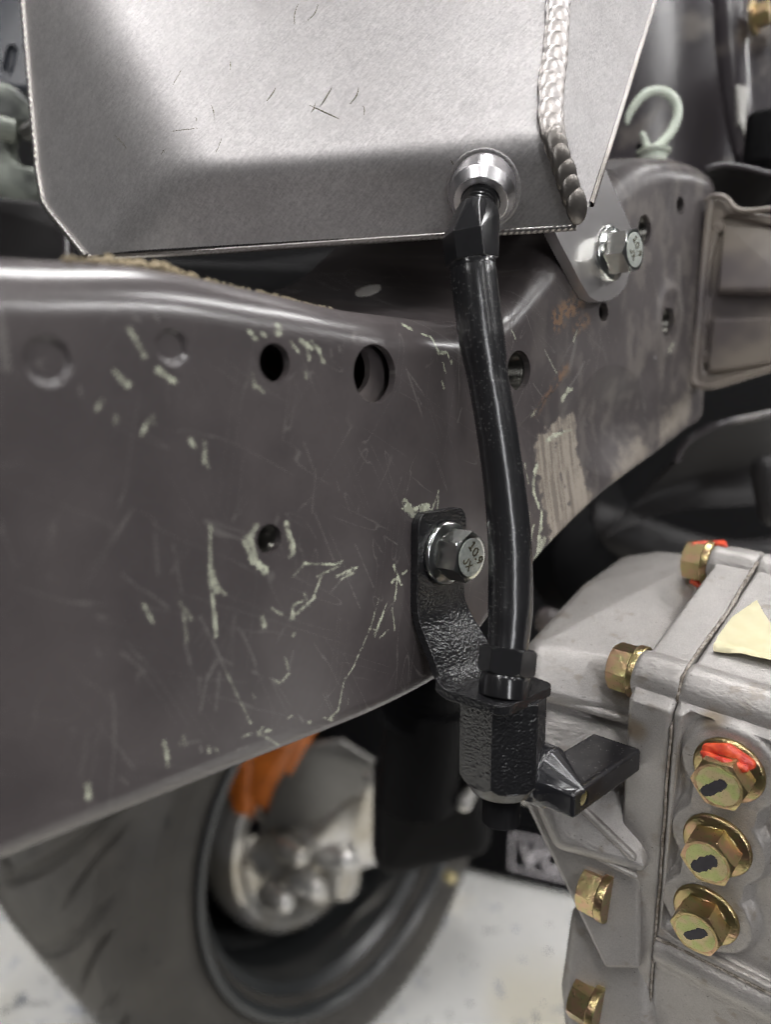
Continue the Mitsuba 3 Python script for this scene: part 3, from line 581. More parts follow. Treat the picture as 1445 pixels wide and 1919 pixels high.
# ------------------------------------------------------------------ drain valve under the bracket
VS, VN = 154.0, 21.3
def VP(z): return V(VS, VN, z)
vx, vy = unit(S * .87 + N * .5), unit(-S * .5 + N * .87)
dv = thing('drain_valve', 'black hex bodied drain valve hanging under the bracket, lever to the right', 'valve')
def prism(r, n, h0, h1, rot=0, ch=0):
    m = m3.Manifold.cylinder(h1 - h0, r, r, n); c, s_ = math.cos(rot), math.sin(rot)
    return mplace(m, VP(h0), vx * c + vy * s_, -vx * s_ + vy * c, Z)
hexb = prism(11.6, 6, -97.0, -73.4, math.radians(8))
hexb = hexb ^ m3.Manifold.revolve(m3.CrossSection([[[0, -100.0], [8.6, -100.0], [9.6, -98.6], [12.2, -94.4], [12.2, -73.4], [0, -73.4]]]), 96).translate([VP(0)[0], VP(0)[1], 0])
low = m3.Manifold.revolve(m3.CrossSection([[[0, -100.2], [8.3, -100.2], [10.3, -97.0], [0, -95]]]), 96).translate([VP(0)[0], VP(0)[1], 0])
add(dv + '__body', wrinkle(hexb + low, .26, .22, 2.3, 9), 'black_wrinkle', True)
P = [(4.9, -99)]; h = -100.6
for i in range(13): P += [(5.1, h), (4.5, h - .35)]; h -= .75
P += [(3.4, h), (3.2, h + 2)]
add(dv + '__outlet_nipple', lathe([(r, z) for r, z in P], 48, (VP(0)[0], VP(0)[1], 0), Z), 'black_wrinkle', 20)
# lever: hub, cone and flat block with a drilled hole
C0 = np.array([156.0, 41.6, -95.4])     # front top corner (s, n, z)
blk = box(36.0, 15.0, 6.8, 1.0)
hs, hn, hz = 161.0, 28.0, -96.2
blk = blk.translate([C0[0] + 18.0, C0[1] - 7.5, C0[2] - 3.3])                      # s, n, z
blk = blk - m3.Manifold.cylinder(14, 2.0, 2.0, 32).rotate([90, 0, 0]).translate([C0[0] + 5.4, C0[1] + 2, C0[2] - 2.9])
hub = m3.Manifold.cylinder(6.2, 6.4, 6.6, 56).rotate([-90, 0, 0]).translate([hs, 27.0, hz])
cone = m3.Manifold.cylinder(9.5, 6.4, 1.4, 56).rotate([-90, 0, 0]).translate([hs, 32.8, hz])
cone = hull([((hs + 6.6 * math.cos(a), 31.5, hz + 6.6 * math.sin(a)), 1.2) for a in np.linspace(0, 6.283, 16)[:-1]] + [((hs, 41.0, C0[2] - .9), .9)])
hubm = hull([((hs + 6.9 * math.cos(a), n_, hz + 6.9 * math.sin(a)), 1.2) for a in np.linspace(0, 6.283, 30)[:-1] for n_ in (25.2, 31.3)])
tosnz = np.column_stack([S, N, Z, N0 * N])
lever = (blk + cone + hubm).transform(tosnz)
add(dv + '__lever', lever, 'black_gloss', 32)
hole_in = lathe([(1.96, -.5), (1.96, -9), (.01, -9)], 24, V(C0[0] + 5.4, C0[1], C0[2] - 2.9), N)
add(dv + '__lever__hole_lining', hole_in, 'brass', 20)
stem = m3.Manifold.cylinder(8, 4.2, 4.2, 40).rotate([-90, 0, 0]).translate([hs - 2, 21.5, hz + .5]).transform(tosnz)
add(dv + '__stem', wrinkle(stem, .4, .7, 1.2, 5), 'black_wrinkle', True)

# ------------------------------------------------------------------ drain hose from the tank outlet to the valve
ho = thing('drain_hose', 'black rubber drain hose with angled fitting between tank outlet and valve', 'hose')
Pn = BO + nB * 5.0
E1 = BO + nB * 8.8
thr = [(5.0, 1.0), (5.0, 3.4)]; h = 3.6
for i in range(6): thr += [(5.0, h), (5.0, h + .35), (4.1, h + .85)]; h += 1.5
thr += [(4.0, h + 1)]
add(ho + '__threaded_neck', lathe(thr, 64, BO + nB * .8, nK), 'thread_black', 20)
hb, ht = VP(-62.6), W(885, 492, 189.0)
axis0 = unit(W(905, 650, 190.5) - ht)
K = BO + nB * 14.2
kn = ht - axis0 * 9.5
ax_, ay_, az_ = frame_of(-axis0)
def on_axis(m, o): return mplace(m, o, ax_, ay_, az_)
hexe = m3.Manifold.cylinder(10.5, 6.5, 6.5, 6).rotate([0, 0, 12]) ^ m3.Manifold.revolve(m3.CrossSection([[[0, 0], [5.9, 0], [6.6, .9], [6.6, 9], [5.0, 10.5], [0, 10.5]]]), 64)
hx = [ht + axis0 * .2 + (ax_ * math.cos(a) + ay_ * math.sin(a)) * 6.3 - axis0 * h_ for a in np.radians(np.arange(6) * 60 + 20) for h_ in (.6, 7.0)]
elbm = hull([(q_, .45) for q_ in hx] + [(BO + nK * h_ + (bx_ * math.cos(a) + by_ * math.sin(a)) * 4.9, .9) for a in np.linspace(0, 6.283, 20)[:-1] for h_ in (12.2, 15.0)])
add(ho + '__elbow_fitting', elbm, 'black_oxide', 24)
nutk = hull([(ht + axis0 * (-.6), 5.3), (ht + axis0 * .6, 5.3)])
add(ho + '__ferrule', lathe_solid([(5.1, -1.5), (5.6, -1.0), (5.9, 0), (5.9, 1.2)], 40, ht, axis0), 'black_oxide', 30)
hp = spline([ht, W(893, 560, 189.6), W(905, 650, 190.5), W(927, 780, 191.5), W(944, 900, 192.3), W(954, 1000, 192.5), W(957, 1100, 192), W(954, 1190, 190.6), W(951, 1222, 190.0)], 220)
k = np.linspace(0, 1, 220)
rad = np.interp(k, [0, .02, .20, .24, .29, .5, .7, .83, .90, .95, 1.0], [5.5, 5.9, 5.85, 5.6, 5.2, 5.25, 5.55, 5.75, 5.75, 5.3, 5.05])
rad = np.convolve(np.pad(rad, 4, 'edge'), np.ones(9) / 9, 'valid')
hv, hf = tube(hp, rad, 72)
hv = hv + 0
add(ho + '__sleeve', (hv, hf), 'hose_rubber', True)
nx, ny, nz = frame_of(hp[-1] - hp[-8]); nz = -nz; 
nut = m3.Manifold.cylinder(6.6, 7.4, 7.4, 6).rotate([0, 0, 2]) ^ m3.Manifold.revolve(m3.CrossSection([[[0, 0], [6.5, 0], [7.3, .7], [7.3, 5.9], [6.5, 6.6], [0, 6.6]]]), 64)
nb = W(948, 1262, 189.5); nz = unit(W(956, 1190, 190.6) - nb); nx = unit(S - (S @ nz) * nz); ny = np.cross(nz, nx)
add(ho + '__swivel_nut', mplace(nut, nb, nx, ny, nz), 'black_oxide', 16)
add(ho + '__collar', lathe_solid([(6.3, -5.6), (6.4, -5.2), (6.4, -1.0), (6.1, -.4), (6.0, .2)], 56, nb, nz), 'black_oxide', 30)

# ------------------------------------------------------------------ gearbox: axes right along its front face, up, and back
def cam_vec(x, down, d): return x * RT - down * UP + d * FWD
GU = -unit(cam_vec(.0475, .953, .297)); GB = cam_vec(.65, -.25, .70); GB = unit(GB - (GB @ GU) * GU); GR = np.cross(GB, GU)
if GR[0] < 0: GR = -GR
G0 = W(1262, 1310, 200.0)
def G(a, b, c): return G0 + a * GR + b * GU + c * GB
def ginv(p): q = np.asarray(p) - G0; return np.array([q @ GR, q @ GU, q @ GB])
def gf(px, py, c=0.0): return ginv(on_plane(px, py, G(0, 0, c), GB))      # on a plane parallel to the front face
def gs(px, py, a): return ginv(on_plane(px, py, G(a, 0, 0), GR))          # on a plane across the bolts
Gmat = np.column_stack([GR, GU, GB, G0])
def gm(m): return m.transform(Gmat)
gb = thing('gearbox', 'cast aluminium gearbox with gold bolts and a bolted flange, lower right', 'gearbox')
ZB = gs(1206, 1262, -12.5)           # front top clamping boss: (a, b, c) of its left end
ZR = gs(1338, 1056, -14.5)           # rear top boss
rB = 6.9
bs1, bs2 = (ZB[1], ZB[2]), (ZR[1], ZR[2])
A_R = 60.0                            # how far the housing goes to the right, out of the frame
def gcyl(r, a0, a1, b, c, seg=48): return m3.Manifold.cylinder(a1 - a0, r, r, seg).rotate([0, 90, 0]).translate([a0, b, c])
def gbox(a0, a1, b0, b1, c0, c1, r=1.2):
    return box(a1 - a0, b1 - b0, c1 - c0, r).translate([(a0 + a1) / 2, (b0 + b1) / 2, (c0 + c1) / 2])
topb = bs1[0] + .5
# main half (right of the joint)
slopeu = unit(np.array([bs2[0] - bs1[0], bs2[1] - bs1[1]]))
def wedge(a0, a1, inset=0.0, r=1.5):
    y0 = bs1[0] + rB * .45 - inset; y1 = bs2[0] + rB * .35 - inset
    pts = [(0 + inset, y0 - 7), (0 + inset, -120), (50, -120), (60, y1 - 4), (bs2[1] + 5, y1 + 1), (bs1[1] + 1, y0 + 1)]
    return hull([((a, b, c + r), r) for c, b in pts for a in (a0 + r, a1 - r)])
FH = 14.0
mainh = wedge(.15, A_R) + gcyl(rB, .15, A_R, *bs1) + gcyl(rB * .95, .15, A_R, *bs2)
covf = wedge(-12.5, -.15) + gcyl(rB, -12.5 - 1.0, -.15, *bs1) + gcyl(rB * .95, -15.0, -.15, *bs2)
# pocket with the three plug lands
plugs = [gf(1366, 1442, 0), gf(1344, 1582, 0), gf(1323, 1712, 0)]
def disc(r, c0, c1, a, b, r2=None): return m3.Manifold.cylinder(c1 - c0, r, r if r2 is None else r2, 64).translate([a, b, c0])
split = [gf(1205, 1742, 0), gf(1445, 1862, 0)]
sk = (split[1][1] - split[0][1]) / (split[1][0] - split[0][0])
pocket = m3.Manifold.batch_hull([m3.Manifold.sphere(2.2, 16).translate([a, b, c]) for a, b in
          ((plugs[0][0] - 10.5, plugs[0][1] + 10), (A_R + 20, plugs[0][1] + 8), (A_R + 20, plugs[2][1] - 14), (plugs[2][0] - 9.8, plugs[2][1] - 11.5)) for c in (-5.0, 1.4)])
lands = [disc(12.2, .2, 6, a, b, 14.5) for a, b, _ in plugs]
mainh = mainh - pocket
land = lands[0] + lands[1] + lands[2] + m3.Manifold.batch_hull([disc(8.2, .25, 6, plugs[0][0], plugs[0][1], 11), disc(8.2, .25, 6, plugs[2][0], plugs[2][1], 11)])
# web between boss and first plug, lower boss (split line) and rib
low1, low2 = split[0], split[1]
rib = hull([((low1[0] + .5, low1[1] - 5.4, 4.2), 6.2), ((A_R + 20, low1[1] - 5.4 + sk * (A_R + 20 - low1[0]), 4.2), 6.2)])
lip = hull([((low1[0] + .4, low1[1] + 1.3, 1.0), 1.3), ((A_R + 20, low1[1] + 1.3 + sk * (A_R + 20 - low1[0]), 1.0), 1.3)])
cut = hull([((plugs[0][0] + 13, plugs[0][1] + 2, -1), 3.2), ((plugs[0][0] + 13.5, plugs[0][1] - 8, -1), 3.2)]) + hull([((plugs[1][0] + 15.5, plugs[1][1] - 3, -1), 4.8), ((plugs[1][0] + 16, plugs[1][1] - 13, -1), 5.0)])
mainh = mainh + (land ^ m3.Manifold.cube([300, 300, 300], True).translate([150.15, 0, 150.2])) + (rib ^ m3.Manifold.cube([300, 300, 300], True).translate([150.15, 0, 0])) + (lip ^ m3.Manifold.cube([300, 300, 300], True).translate([150.15, 0, 0]))
# recess below the rib
rec = m3.Manifold.cube([100, 60, 30]).translate([4, -60, -28.4]).rotate([0, 0, math.degrees(math.atan(sk))]).translate([low1[0], low1[1] - 11.5, 0])
mainh = mainh - (rec ^ m3.Manifold.cube([300, 300, 6], True).translate([150, 0, 0]))
covf = covf + hull([((-12.0, low1[1] - 6.5, 5), 6), ((-1.0 - 6, low1[1] - 6.5, 5), 6)]).scale([1, 1, 1])
def cast(m, L=1.3, amp=.17):
    v, f = vf(m.refine_to_length(L)); t = trimesh.Trimesh(v, f, process=True); t.merge_vertices()
    trimesh.smoothing.filter_taubin(t, iterations=5); t.vertices = t.vertices + t.vertex_normals * ((meshkit.fbm(t.vertices * .5, 3, 2) - .5) * amp)[:, None]
    v = np.array(t.vertices); return G0 + v[:, :1] * GR + v[:, 1:2] * GU + v[:, 2:3] * GB, np.array(t.faces)
hv, hf_ = cast(mainh); add(gb + '__housing', (hv, hf_), 'cast_aluminium', 40)
hv, hf_ = cast(covf); add(gb + '__flange', (hv, hf_), 'cast_aluminium', 40)
# joint: a rough bead of sealant squeezed out along the flange
jp = [(0, -112, .0), (0, -60, .0), (0, bs1[0] - 8, .0), (0, bs1[0] - rB * .6, bs1[1] - rB * .78), (0, bs1[0], bs1[1] - rB), (0, bs1[0] + rB * .75, bs1[1] - rB * .65), (0, bs1[0] + rB, bs1[1] + .5),
      (0, (bs1[0] + bs2[0]) / 2 + rB * .45 + 1.2, (bs1[1] + bs2[1]) / 2), (0, bs2[0] + rB * .7, bs2[1] - rB * .6)]
jp = np.array(jp); d = np.r_[0, np.cumsum(np.linalg.norm(np.diff(jp, axis=0), axis=1))]; q = np.linspace(0, d[-1], 420)
jl = np.column_stack([np.interp(q, d, jp[:, i]) for i in range(3)])
jl[:, 0] += .5 * (meshkit.fbm(np.column_stack([q * .12, 0 * q, 0 * q]), 3, 5) - .5); jl = G0 + jl[:, :1] * GR + jl[:, 1:2] * GU + jl[:, 2:3] * GB
add(gb + '__joint_bead', tube(jl, .26 + .30 * meshkit.fbm(np.column_stack([q * .5, 0 * q, 0 * q]), 3, 8) * np.interp(q / q[-1], [0, .6, .72, 1], [.6, .8, 1.7, 1.9]), 10, True), 'gasket', True, label='rough dark sealant bead in the flange joint')
sl = np.array([np.array([a, low1[1] + .1 + sk * (a - low1[0]), .9 if a > 4 else .3]) for a in np.linspace(.3, A_R + 6, 80)]); sl[:, 1] += .3 * (meshkit.fbm(sl * .4, 2, 3) - .5)
add(gb + '__crack_line', tube(G0 + sl[:, :1] * GR + sl[:, 1:2] * GU + (sl[:, 2:3] - 1.0) * GB, .42, 8), 'gasket', True)
# cover half, left of the flange: sloped top, ridge, lower face
Zt = [W(1012, 1228, 236), W(1108, 1112, 268), W(1180, 1066, 294), W(1236, 1058, 292), W(1310, 1066, 280), W(1262, 1180, 252), W(1204, 1252, 233), W(1012, 1282, 233), W(1200, 1330, 229)]
cov = hull([(p, r) for p, r in zip(Zt, (5, 4, 5, 5, 5, 4, 4, 5, 3))] + [(W(1040, 1300, 250), 3), (W(1290, 1250, 262), 3)])
ridge = hull([(W(1008, 1300, 232), 1.5), (W(1190, 1352, 226), 1.5), (W(1010, 1290, 238), 2.5), (W(1195, 1330, 233), 2.5)])
lowf = hull([(W(1022, 1318, 239), 3), (W(1195, 1368, 233), 3), (W(1020, 1470, 233), 5), (W(1060, 1560, 228), 5), (W(1195, 1610, 220), 3), (W(1300, 1500, 260), 4), (W(1300, 1320, 260), 4)])
add(gb + '__cover', smooth_mesh(cov + ridge + lowf, 1.6, 10), 'cast_aluminium', 45)
rib2 = hull([(W(1082, 1505, 224), 1.2), (W(1185, 1604, 217), 1.2), (W(1095, 1500, 236), 1.2), (W(1190, 1596, 229), 1.2)])
lowc = hull([(W(1000, 1500, 240), 2.5), (W(1030, 1560, 239), 2), (W(1075, 1605, 236), 2), (W(1105, 1660, 233), 1.5), (W(1125, 1740, 231), 1.5), (W(1140, 1800, 229), 1.5), (W(1190, 1800, 226), 1.5), (W(1190, 1500, 224), 3), (W(1190, 1520, 250), 3), (W(1190, 1800, 250), 3)])
add(gb + '__lower_cover', smooth_mesh(lowc, 1.6, 6), 'cast_aluminium', 35)
add(gb + '__cover_rib', rib2 + hull([(W(1078, 1585, 228), .9), (W(1190, 1640, 218), .9)]), 'cast_aluminium', 30)
sump = hull([(W(1100, 1722, 246), 5), (W(1082, 1850, 246), 5), (W(1092, 1960, 246), 5), (W(1200, 1750, 236), 5), (W(1200, 1990, 236), 5), (W(1260, 1790, 280), 5), (W(1260, 1990, 280), 5)])
add(gb + '__sump', smooth_mesh(sump, 2, 6), 'cast_aluminium', 40)
# clamp bolts, heads to the left
A1 = -GR
def dab(*g): return [list(x) for x in g]
p = gs(1338, 1056, -15); bolt('gold bolt at the top rear of the gearbox flange, daubed with red paint', None, G(*p), A1, 12.6, 9.3, 8.0, 2.6, 12, 'gold_zinc', ring=True, hint=GU,
     red=dab([(-1.5, 6.6, 2.5, .9), (2.0, 6.2, 6.5, .9), (-3.5, 5.6, 5, .7)], [(1.0, -6.9, 3, 1.0), (4.0, -6.6, 5.5, .9), (3.5, -8.2, 1.5, .9), (2.5, -9.4, 0.8, 1.0)], [(0, 7.4, 0.5, .9), (-3.0, 7.3, -1.5, .8), (1, 7.4, -3.5, .8)]))
p = gs(1207, 1262, -13.6); bolt('gold bolt in the upper front corner of the gearbox flange', None, G(*p), A1, 12.6, 9.3, 8.0, 2.6, 8, 'gold_zinc', ring=True, hint=GU)
p = gs(1146, 1684, -12.6); bolt('gold bolt halfway down the left side of the gearbox flange', None, G(*p), A1, 12.6, 9.0, 7.6, 2.6, 18, 'gold_zinc', ring=True, hint=GU)
p = gs(1128, 1893, -12.6); bolt('gold bolt lowest on the left side of the gearbox flange, cut by the picture edge', None, G(*p), A1, 12.6, 9.3, 7.8, 2.6, 4, 'gold_zinc', ring=True, hint=GU)
# three drain plugs on the front face
for i, (a, b, _) in enumerate(plugs):
    bolt(('topmost gold plug on the gearbox front, red paint daubed across its upper edge', 'middle of the three gold plugs stacked on the gearbox front', 'lowest of the three gold plugs stacked on the gearbox front')[i], None,
         G(a, b, .1), -GB, 12.4, 8.4, 9.0, 1.5, (8, 14, 6)[i], 'gold_zinc', 'gold_zinc_face', hint=GU,
         ink=((.80, 8.0, 2.9, -.9, -.8), (.85, 8.6, 3.5, -.4, -.4), (.78, 7.4, 2.7, .2, .1))[i],
         red=dab([(-5.0, 5.4, 2.2, 1.5), (0, 7.2, 2.4, 1.8), (5.2, 5.2, 2.0, 1.5)], [(-4.4, 4.9, 4.6, 1.1), (0.3, 5.9, 6.0, 1.0), (4.6, 4.8, 4.0, 1.1)], [(-5.6, 4.2, 3.0, 1.0), (-4.0, 4.8, 5.4, 1.0)]) if i == 0 else None)
# torn tape on top of the housing
tps = [(1345, 1196), (1336, 1222), (1337, 1226), (1390, 1236), (1470, 1256), (1470, 1190), (1442, 1168), (1430, 1150), (1418, 1127), (1372, 1160)]
topn = unit(GU * (bs2[1] - bs1[1]) - GB * (bs2[0] - bs1[0])); tp0 = G(10, bs1[0] + rB * .45 + 2.3, bs1[1] + 3)
tp3 = np.array([on_plane(x, y, tp0, topn) for x, y in tps]); tu = GR; tvv = np.cross(topn, tu)
tp2 = np.column_stack([(tp3 - tp0) @ tu, (tp3 - tp0) @ tvv])
tpm = extrude(round_poly(tp2, .25), .22).refine_to_length(1.0); v, f = vf(tpm)
fy_ = (v[:, 1] - v[:, 1].min()); v[:, 2] += 2.2 * np.clip(1 - fy_ / 5.0, 0, 1) ** .7 * np.clip(fy_ / 1.2, .35, 1) + .9 * meshkit.fbm(np.column_stack([v[:, :2] * .14, 0 * v[:, 0]]), 2, 4)
add('torn_tape', place((v, f), tp0, tu, tvv, topn), 'tape', 30, label='torn piece of pale yellow tape on top of the gearbox', category='tape')

# ------------------------------------------------------------------ wheel behind the rail
wh = thing('road_wheel', 'wheel with worn black tyre and black steel rim, turned below the rail', 'wheel')
WC = W(662, 1548, 652); psi = math.radians(43); WA = np.array([math.cos(psi), -math.sin(psi), 0.03]); WA = unit(WA)
wX = unit(np.cross(Z, WA)); wY = np.cross(WA, wX)
def wheel_lathe(profile, seg=220):
    th = np.arange(seg) / seg * 2 * np.pi; P = np.array(profile, float)
    v = WC + P[:, 0][:, None, None] * (np.cos(th)[:, None] * wX + np.sin(th)[:, None] * wY)[None] + P[:, 1][:, None, None] * WA
    return v.reshape(-1, 3), grid_faces(len(P), seg, True)
# tyre profile: radius, axial position (0 at the near sidewall)
RI, RO, TW = 150.0, 226.0, 290.0
prof = [(RI - 6, -14), (RI - 2, -6), (RI + 4, -3.5), (RI + 7, -4.5), (RI + 10, -1.5), (RI + 20, 3), (RI + 32, 4), (RI + 46, 1), (RI + 58, -6), (RI + 67, -15), (RI + 73, -26)]
q = [(RO - 3 * ((t - .5) * 2) ** 4 * 1.2, -26 - (TW - 52) * t) for t in np.linspace(0, 1, 70)[1:]]
pp = np.array(prof + q + [(RI + 40, -TW + 4), (RI + 15, -TW - 2), (RI, -TW + 8)])
dd = np.r_[0, np.cumsum(np.linalg.norm(np.diff(pp, axis=0), axis=1))]; tq = np.linspace(0, dd[-1], 190)
pp = np.column_stack([np.interp(tq, dd, pp[:, i]) for i in range(2)])
SEG_T = 760; th = np.arange(SEG_T) / SEG_T * 2 * np.pi
Rr = np.repeat(pp[:, :1], SEG_T, 1); Aa = np.repeat(pp[:, 1:], SEG_T, 1); Th = np.repeat(th[None], len(pp), 0)
u = (-Aa - 4) / TW          # 0 near sidewall, 1 far
tread = np.clip((Rr - (RI + 56)) / 8, 0, 1)
def groove(center, pitch, w):
    ph = ((Th * RO - center) / pitch) % 1.0; dist = np.minimum(ph, 1 - ph) * pitch
    return np.clip(1.6 - dist / w, 0, 1)
uu = np.clip(u, 0, 1)
g1 = groove(210 * uu ** .55, 71, 4.4) * np.clip((u - .02) / .04, 0, 1) * np.clip((.62 - u) / .05, 0, 1)
g2 = groove(-60 * uu + 30, 71, 4.0) * np.clip((u - .52) / .03, 0, 1) * np.clip((.66 - u) / .03, 0, 1)
g3 = np.clip(1.6 - np.abs(u - .70) * TW / 6, 0, 1)
g4 = groove(330 * uu ** .8 + 35, 71, 2.6) * np.clip((.22 - u) / .05, 0, 1) * np.clip((u - .02) / .03, 0, 1)
Rr = Rr - tread * 5.5 * np.clip(np.maximum(np.maximum(g1, g2), np.maximum(g3, g4)), 0, 1)
v = WC + Rr[..., None] * (np.cos(Th)[..., None] * wX + np.sin(Th)[..., None] * wY) + Aa[..., None] * WA
add(wh + '__tyre', (v.reshape(-1, 3), grid_faces(len(pp), SEG_T, True)), 'tyre_rubber', True)
rim = [(RI + 9, -1), (RI + 7.5, 2.5), (RI + 3, 2.5), (RI, -1), (RI - 2, -6), (RI - 5, -16), (RI - 13, -22), (RI - 15, -44), (RI - 8, -50), (RI - 10, -92), (RI - 20, -100), (RI - 22, -150), (RI - 34, -156), (95, -160), (60, -164), (58, -168), (RI - 30, -166), (RI - 2, -168), (RI - 1, -4)]
dR = []
for i in range(len(rim) - 1):
    for t in np.linspace(0, 1, 5)[:-1]: dR.append((rim[i][0] * (1 - t) + rim[i + 1][0] * t, rim[i][1] * (1 - t) + rim[i + 1][1] * t))
add(wh + '__rim', wheel_lathe(dR), 'rim_black', 40)
vc = W(838, 1640, 668); add(wh + '__valve_cap', lathe_solid([(4.6, 0), (4.8, 3), (4.2, 8), (3.2, 9)], 24, vc, unit(WA + np.array([0, -.4, .2]))), 'brass', 30)
# brake shield with shiny ribs, caliper, knuckle parts inside the wheel
bs = thing('brake_drum', 'shiny grey brake drum with lumpy cast face and added glint bumps inside the wheel', 'brake drum')
IW = lambda x, y, d: W(x, y, d + 100)
DC = IW(612, 1575, 590) - WA * 22
def dish(profile, seg=160):
    th = np.arange(seg) / seg * 2 * np.pi; P = np.array(profile, float); P = np.column_stack([np.interp(np.linspace(0, 1, 90), np.linspace(0, 1, len(P)), P[:, i]) for i in range(2)])
    wv = 1 + .0 * th
    v = DC + (P[:, 0][:, None] * wv)[..., None] * (np.cos(th)[:, None] * wX + np.sin(th)[:, None] * wY)[None] + P[:, 1][:, None, None] * WA
    return v.reshape(-1, 3), grid_faces(len(P), seg, True)
add(bs + '__disc', dish([(1, 14), (22, 13), (28, 4), (44, 0), (56, 6), (64, 2), (74, -2), (82, 3), (90, 0), (94, -12), (95, -30)]), 'steel_shiny', True)
wedge1 = hull([(IW(690, 1462, 515), 6), (IW(655, 1600, 530), 14), (IW(590, 1580, 535), 12), (IW(705, 1590, 535), 12), (IW(700, 1500, 525), 8)])
wedge2 = hull([(IW(672, 1475, 525), 6), (IW(600, 1560, 545), 14), (IW(470, 1600, 560), 10), (IW(540, 1610, 550), 12), (IW(560, 1680, 560), 10)])
bumps = hull([(IW(650, 1612, 522), 13), (IW(640, 1650, 535), 16)]) + hull([(IW(566, 1600, 538), 10), (IW(530, 1640, 550), 14)]) + hull([(IW(600, 1668, 550), 12), (IW(560, 1690, 560), 12)])  # lumps set where the glints sit, shaped to catch lamps
for x_, y_, r_ in ((648, 1612, 11), (562, 1603, 9), (592, 1664, 10), (532, 1690, 9), (704, 1458, 6)):  # round bumps added at the glints to give highlights
    o_ = IW(x_, y_, 505 if y_ < 1500 else 512); add(bs + '__glint_bump', hull([(o_, r_), (o_ + np.array([-14, 16, -4]), r_ * 1.25)]), 'steel_shiny', 60)
add(bs + '__cast_face', smooth_mesh(wedge1 + wedge2 + bumps, 4, 22), 'steel_shiny', 70)
plate = hull([(IW(500, 1545, 545), 3), (IW(520, 1480, 535), 3), (IW(560, 1400, 525), 3), (IW(640, 1390, 515), 3), (IW(705, 1432, 506), 3), (IW(700, 1462, 508), 3), (IW(600, 1545, 530), 3)])
add(bs + '__backing_plate', plate, 'steel_grey', 30, label='flat grey backing plate')
oc = thing('suspension_knuckle', 'orange painted suspension knuckle showing beneath the rail', 'suspension part')
ok = hull([(IW(560, 1360, 525), 12), (IW(500, 1360, 535), 14), (IW(480, 1470, 550), 12), (IW(500, 1500, 550), 8)]) + hull([(IW(470, 1400, 545), 16), (IW(458, 1530, 556), 9), (IW(440, 1430, 552), 10)]) + hull([(IW(580, 1350, 520), 9), (IW(545, 1440, 530), 5)])
add(oc + '__arm', smooth_mesh(ok, 4, 6), 'orange_paint', 50)
add(oc + '__boot', hull([(IW(462, 1545, 556), 9), (IW(475, 1548, 560), 8)]), 'black_plain', 40)
sh = thing('shock_absorber', 'black shock absorber body standing behind the valve', 'shock absorber')
add(sh + '__body', smooth_mesh(hull([(W(735, 1440, 470), 12), (W(740, 1590, 490), 15), (W(860, 1400, 450), 12), (W(880, 1560, 480), 14)]), 6, 4), 'black_plain', 50)
add(sh + '__sleeve', lathe_solid([(24, 0), (24, 60), (20, 62), (20, 90)], 40, W(780, 1500, 450), (0.1, 0, 1)), 'black_plain', 30)
for x, y, r, d in ((783, 1384, 4.5, 430), (822, 1398, 7, 440), (870, 1505, 6, 440)):
    add(sh + '__clip', hull([(W(x, y, d), r * .8), (W(x + 14, y - 22, d + 4), r * .6)]), 'steel_shiny', 50)
bl = thing('rubber_bellows', 'black rubber bellows hanging behind the rail', 'bellows')
P = []
for i in range(26): P.append((13 + 3 * math.cos(i * math.pi), -30 + i * 2.6))
add(bl + '__sleeve', lathe(P, 40, W(790, 1270, 430), (.35, 0, 1)), 'black_plain', True)

# ------------------------------------------------------------------ dark bar on the floor, with a printed tag
fb = thing('floor_beam', 'black steel beam lying across the floor with a white printed tag', 'beam')
FZ = np.array([0, 0, FLOOR])
f1, f2 = on_plane(860, 1628, FZ, Z), on_plane(1130, 1692, FZ, Z)
du = unit(f2 - f1); dn = np.cross(Z, du); dn = dn if dn[1] > 0 else -dn
L = np.linalg.norm(f2 - f1)
bm = box(L + 900, 60, 75, 3)
add(fb + '__beam', mplace(bm, (f1 + f2) / 2 + dn * 31 + Z * 39, du, dn, Z), 'black_plain', 30)
tgc = f1 + du * L * .66 + Z * 42 - dn * .5
t = meshkit.text_mesh('VOH', 27, .8, bold=True); tv = np.array(t.vertices); tv[:, :2] -= (tv[:, :2].max(0) + tv[:, :2].min(0)) / 2
add(fb + '__print', place((tv, t.faces), tgc, du, Z, -dn), 'white_print', False)
fr_ = extrude([(-52, -24), (52, -24), (52, 24), (-52, 24)], .5) - extrude([(-49, -21), (49, -21), (49, 21), (-49, 21)], 2).translate([0, 0, -.5])
add(fb + '__tag_border', mplace(fr_, tgc, du, Z, -dn), 'white_print', False)

# ------------------------------------------------------------------ crossmember on the right
cm = thing('crossmember', 'dusty grey stamped crossmember welded to the end of the rail', 'crossmember')
cp = V(311, 0, 20); CN = -S
def cmp_(px, py, off=0.0): return on_plane(px, py, cp + CN * off, CN)
def cpanel(pix, thick, off, r=1.5):
    P3 = np.array([cmp_(x, y, off) for x, y in pix]); p2 = np.column_stack([(P3 - cp) @ N, P3[:, 2] - cp[2]])
    m = extrude(round_poly(p2, r), thick); return mplace(m, cp + CN * (off - thick), N, Z, np.cross(N, Z)) if np.cross(N, Z) @ CN > 0 else mplace(m, cp + CN * off, N, Z, np.cross(N, Z))
outer = [(1330, 377), (1352, 372), (1372, 393), (1460, 406), (1470, 690), (1440, 693), (1345, 720), (1304, 722), (1297, 712), (1308, 600), (1320, 480)]
hs_ = []
for off, pix in ((0.0, outer),):
    hs_.append(cpanel(pix, 6, off, 3))
innerp = [(1350, 400), (1460, 425), (1465, 676), (1345, 702), (1316, 700), (1322, 600), (1334, 480)]
base = hs_[0] - cpanel(innerp, 3.0, .5, 3)
upper = [(1352, 420), (1480, 440), (1480, 555), (1345, 555), (1349, 480)]
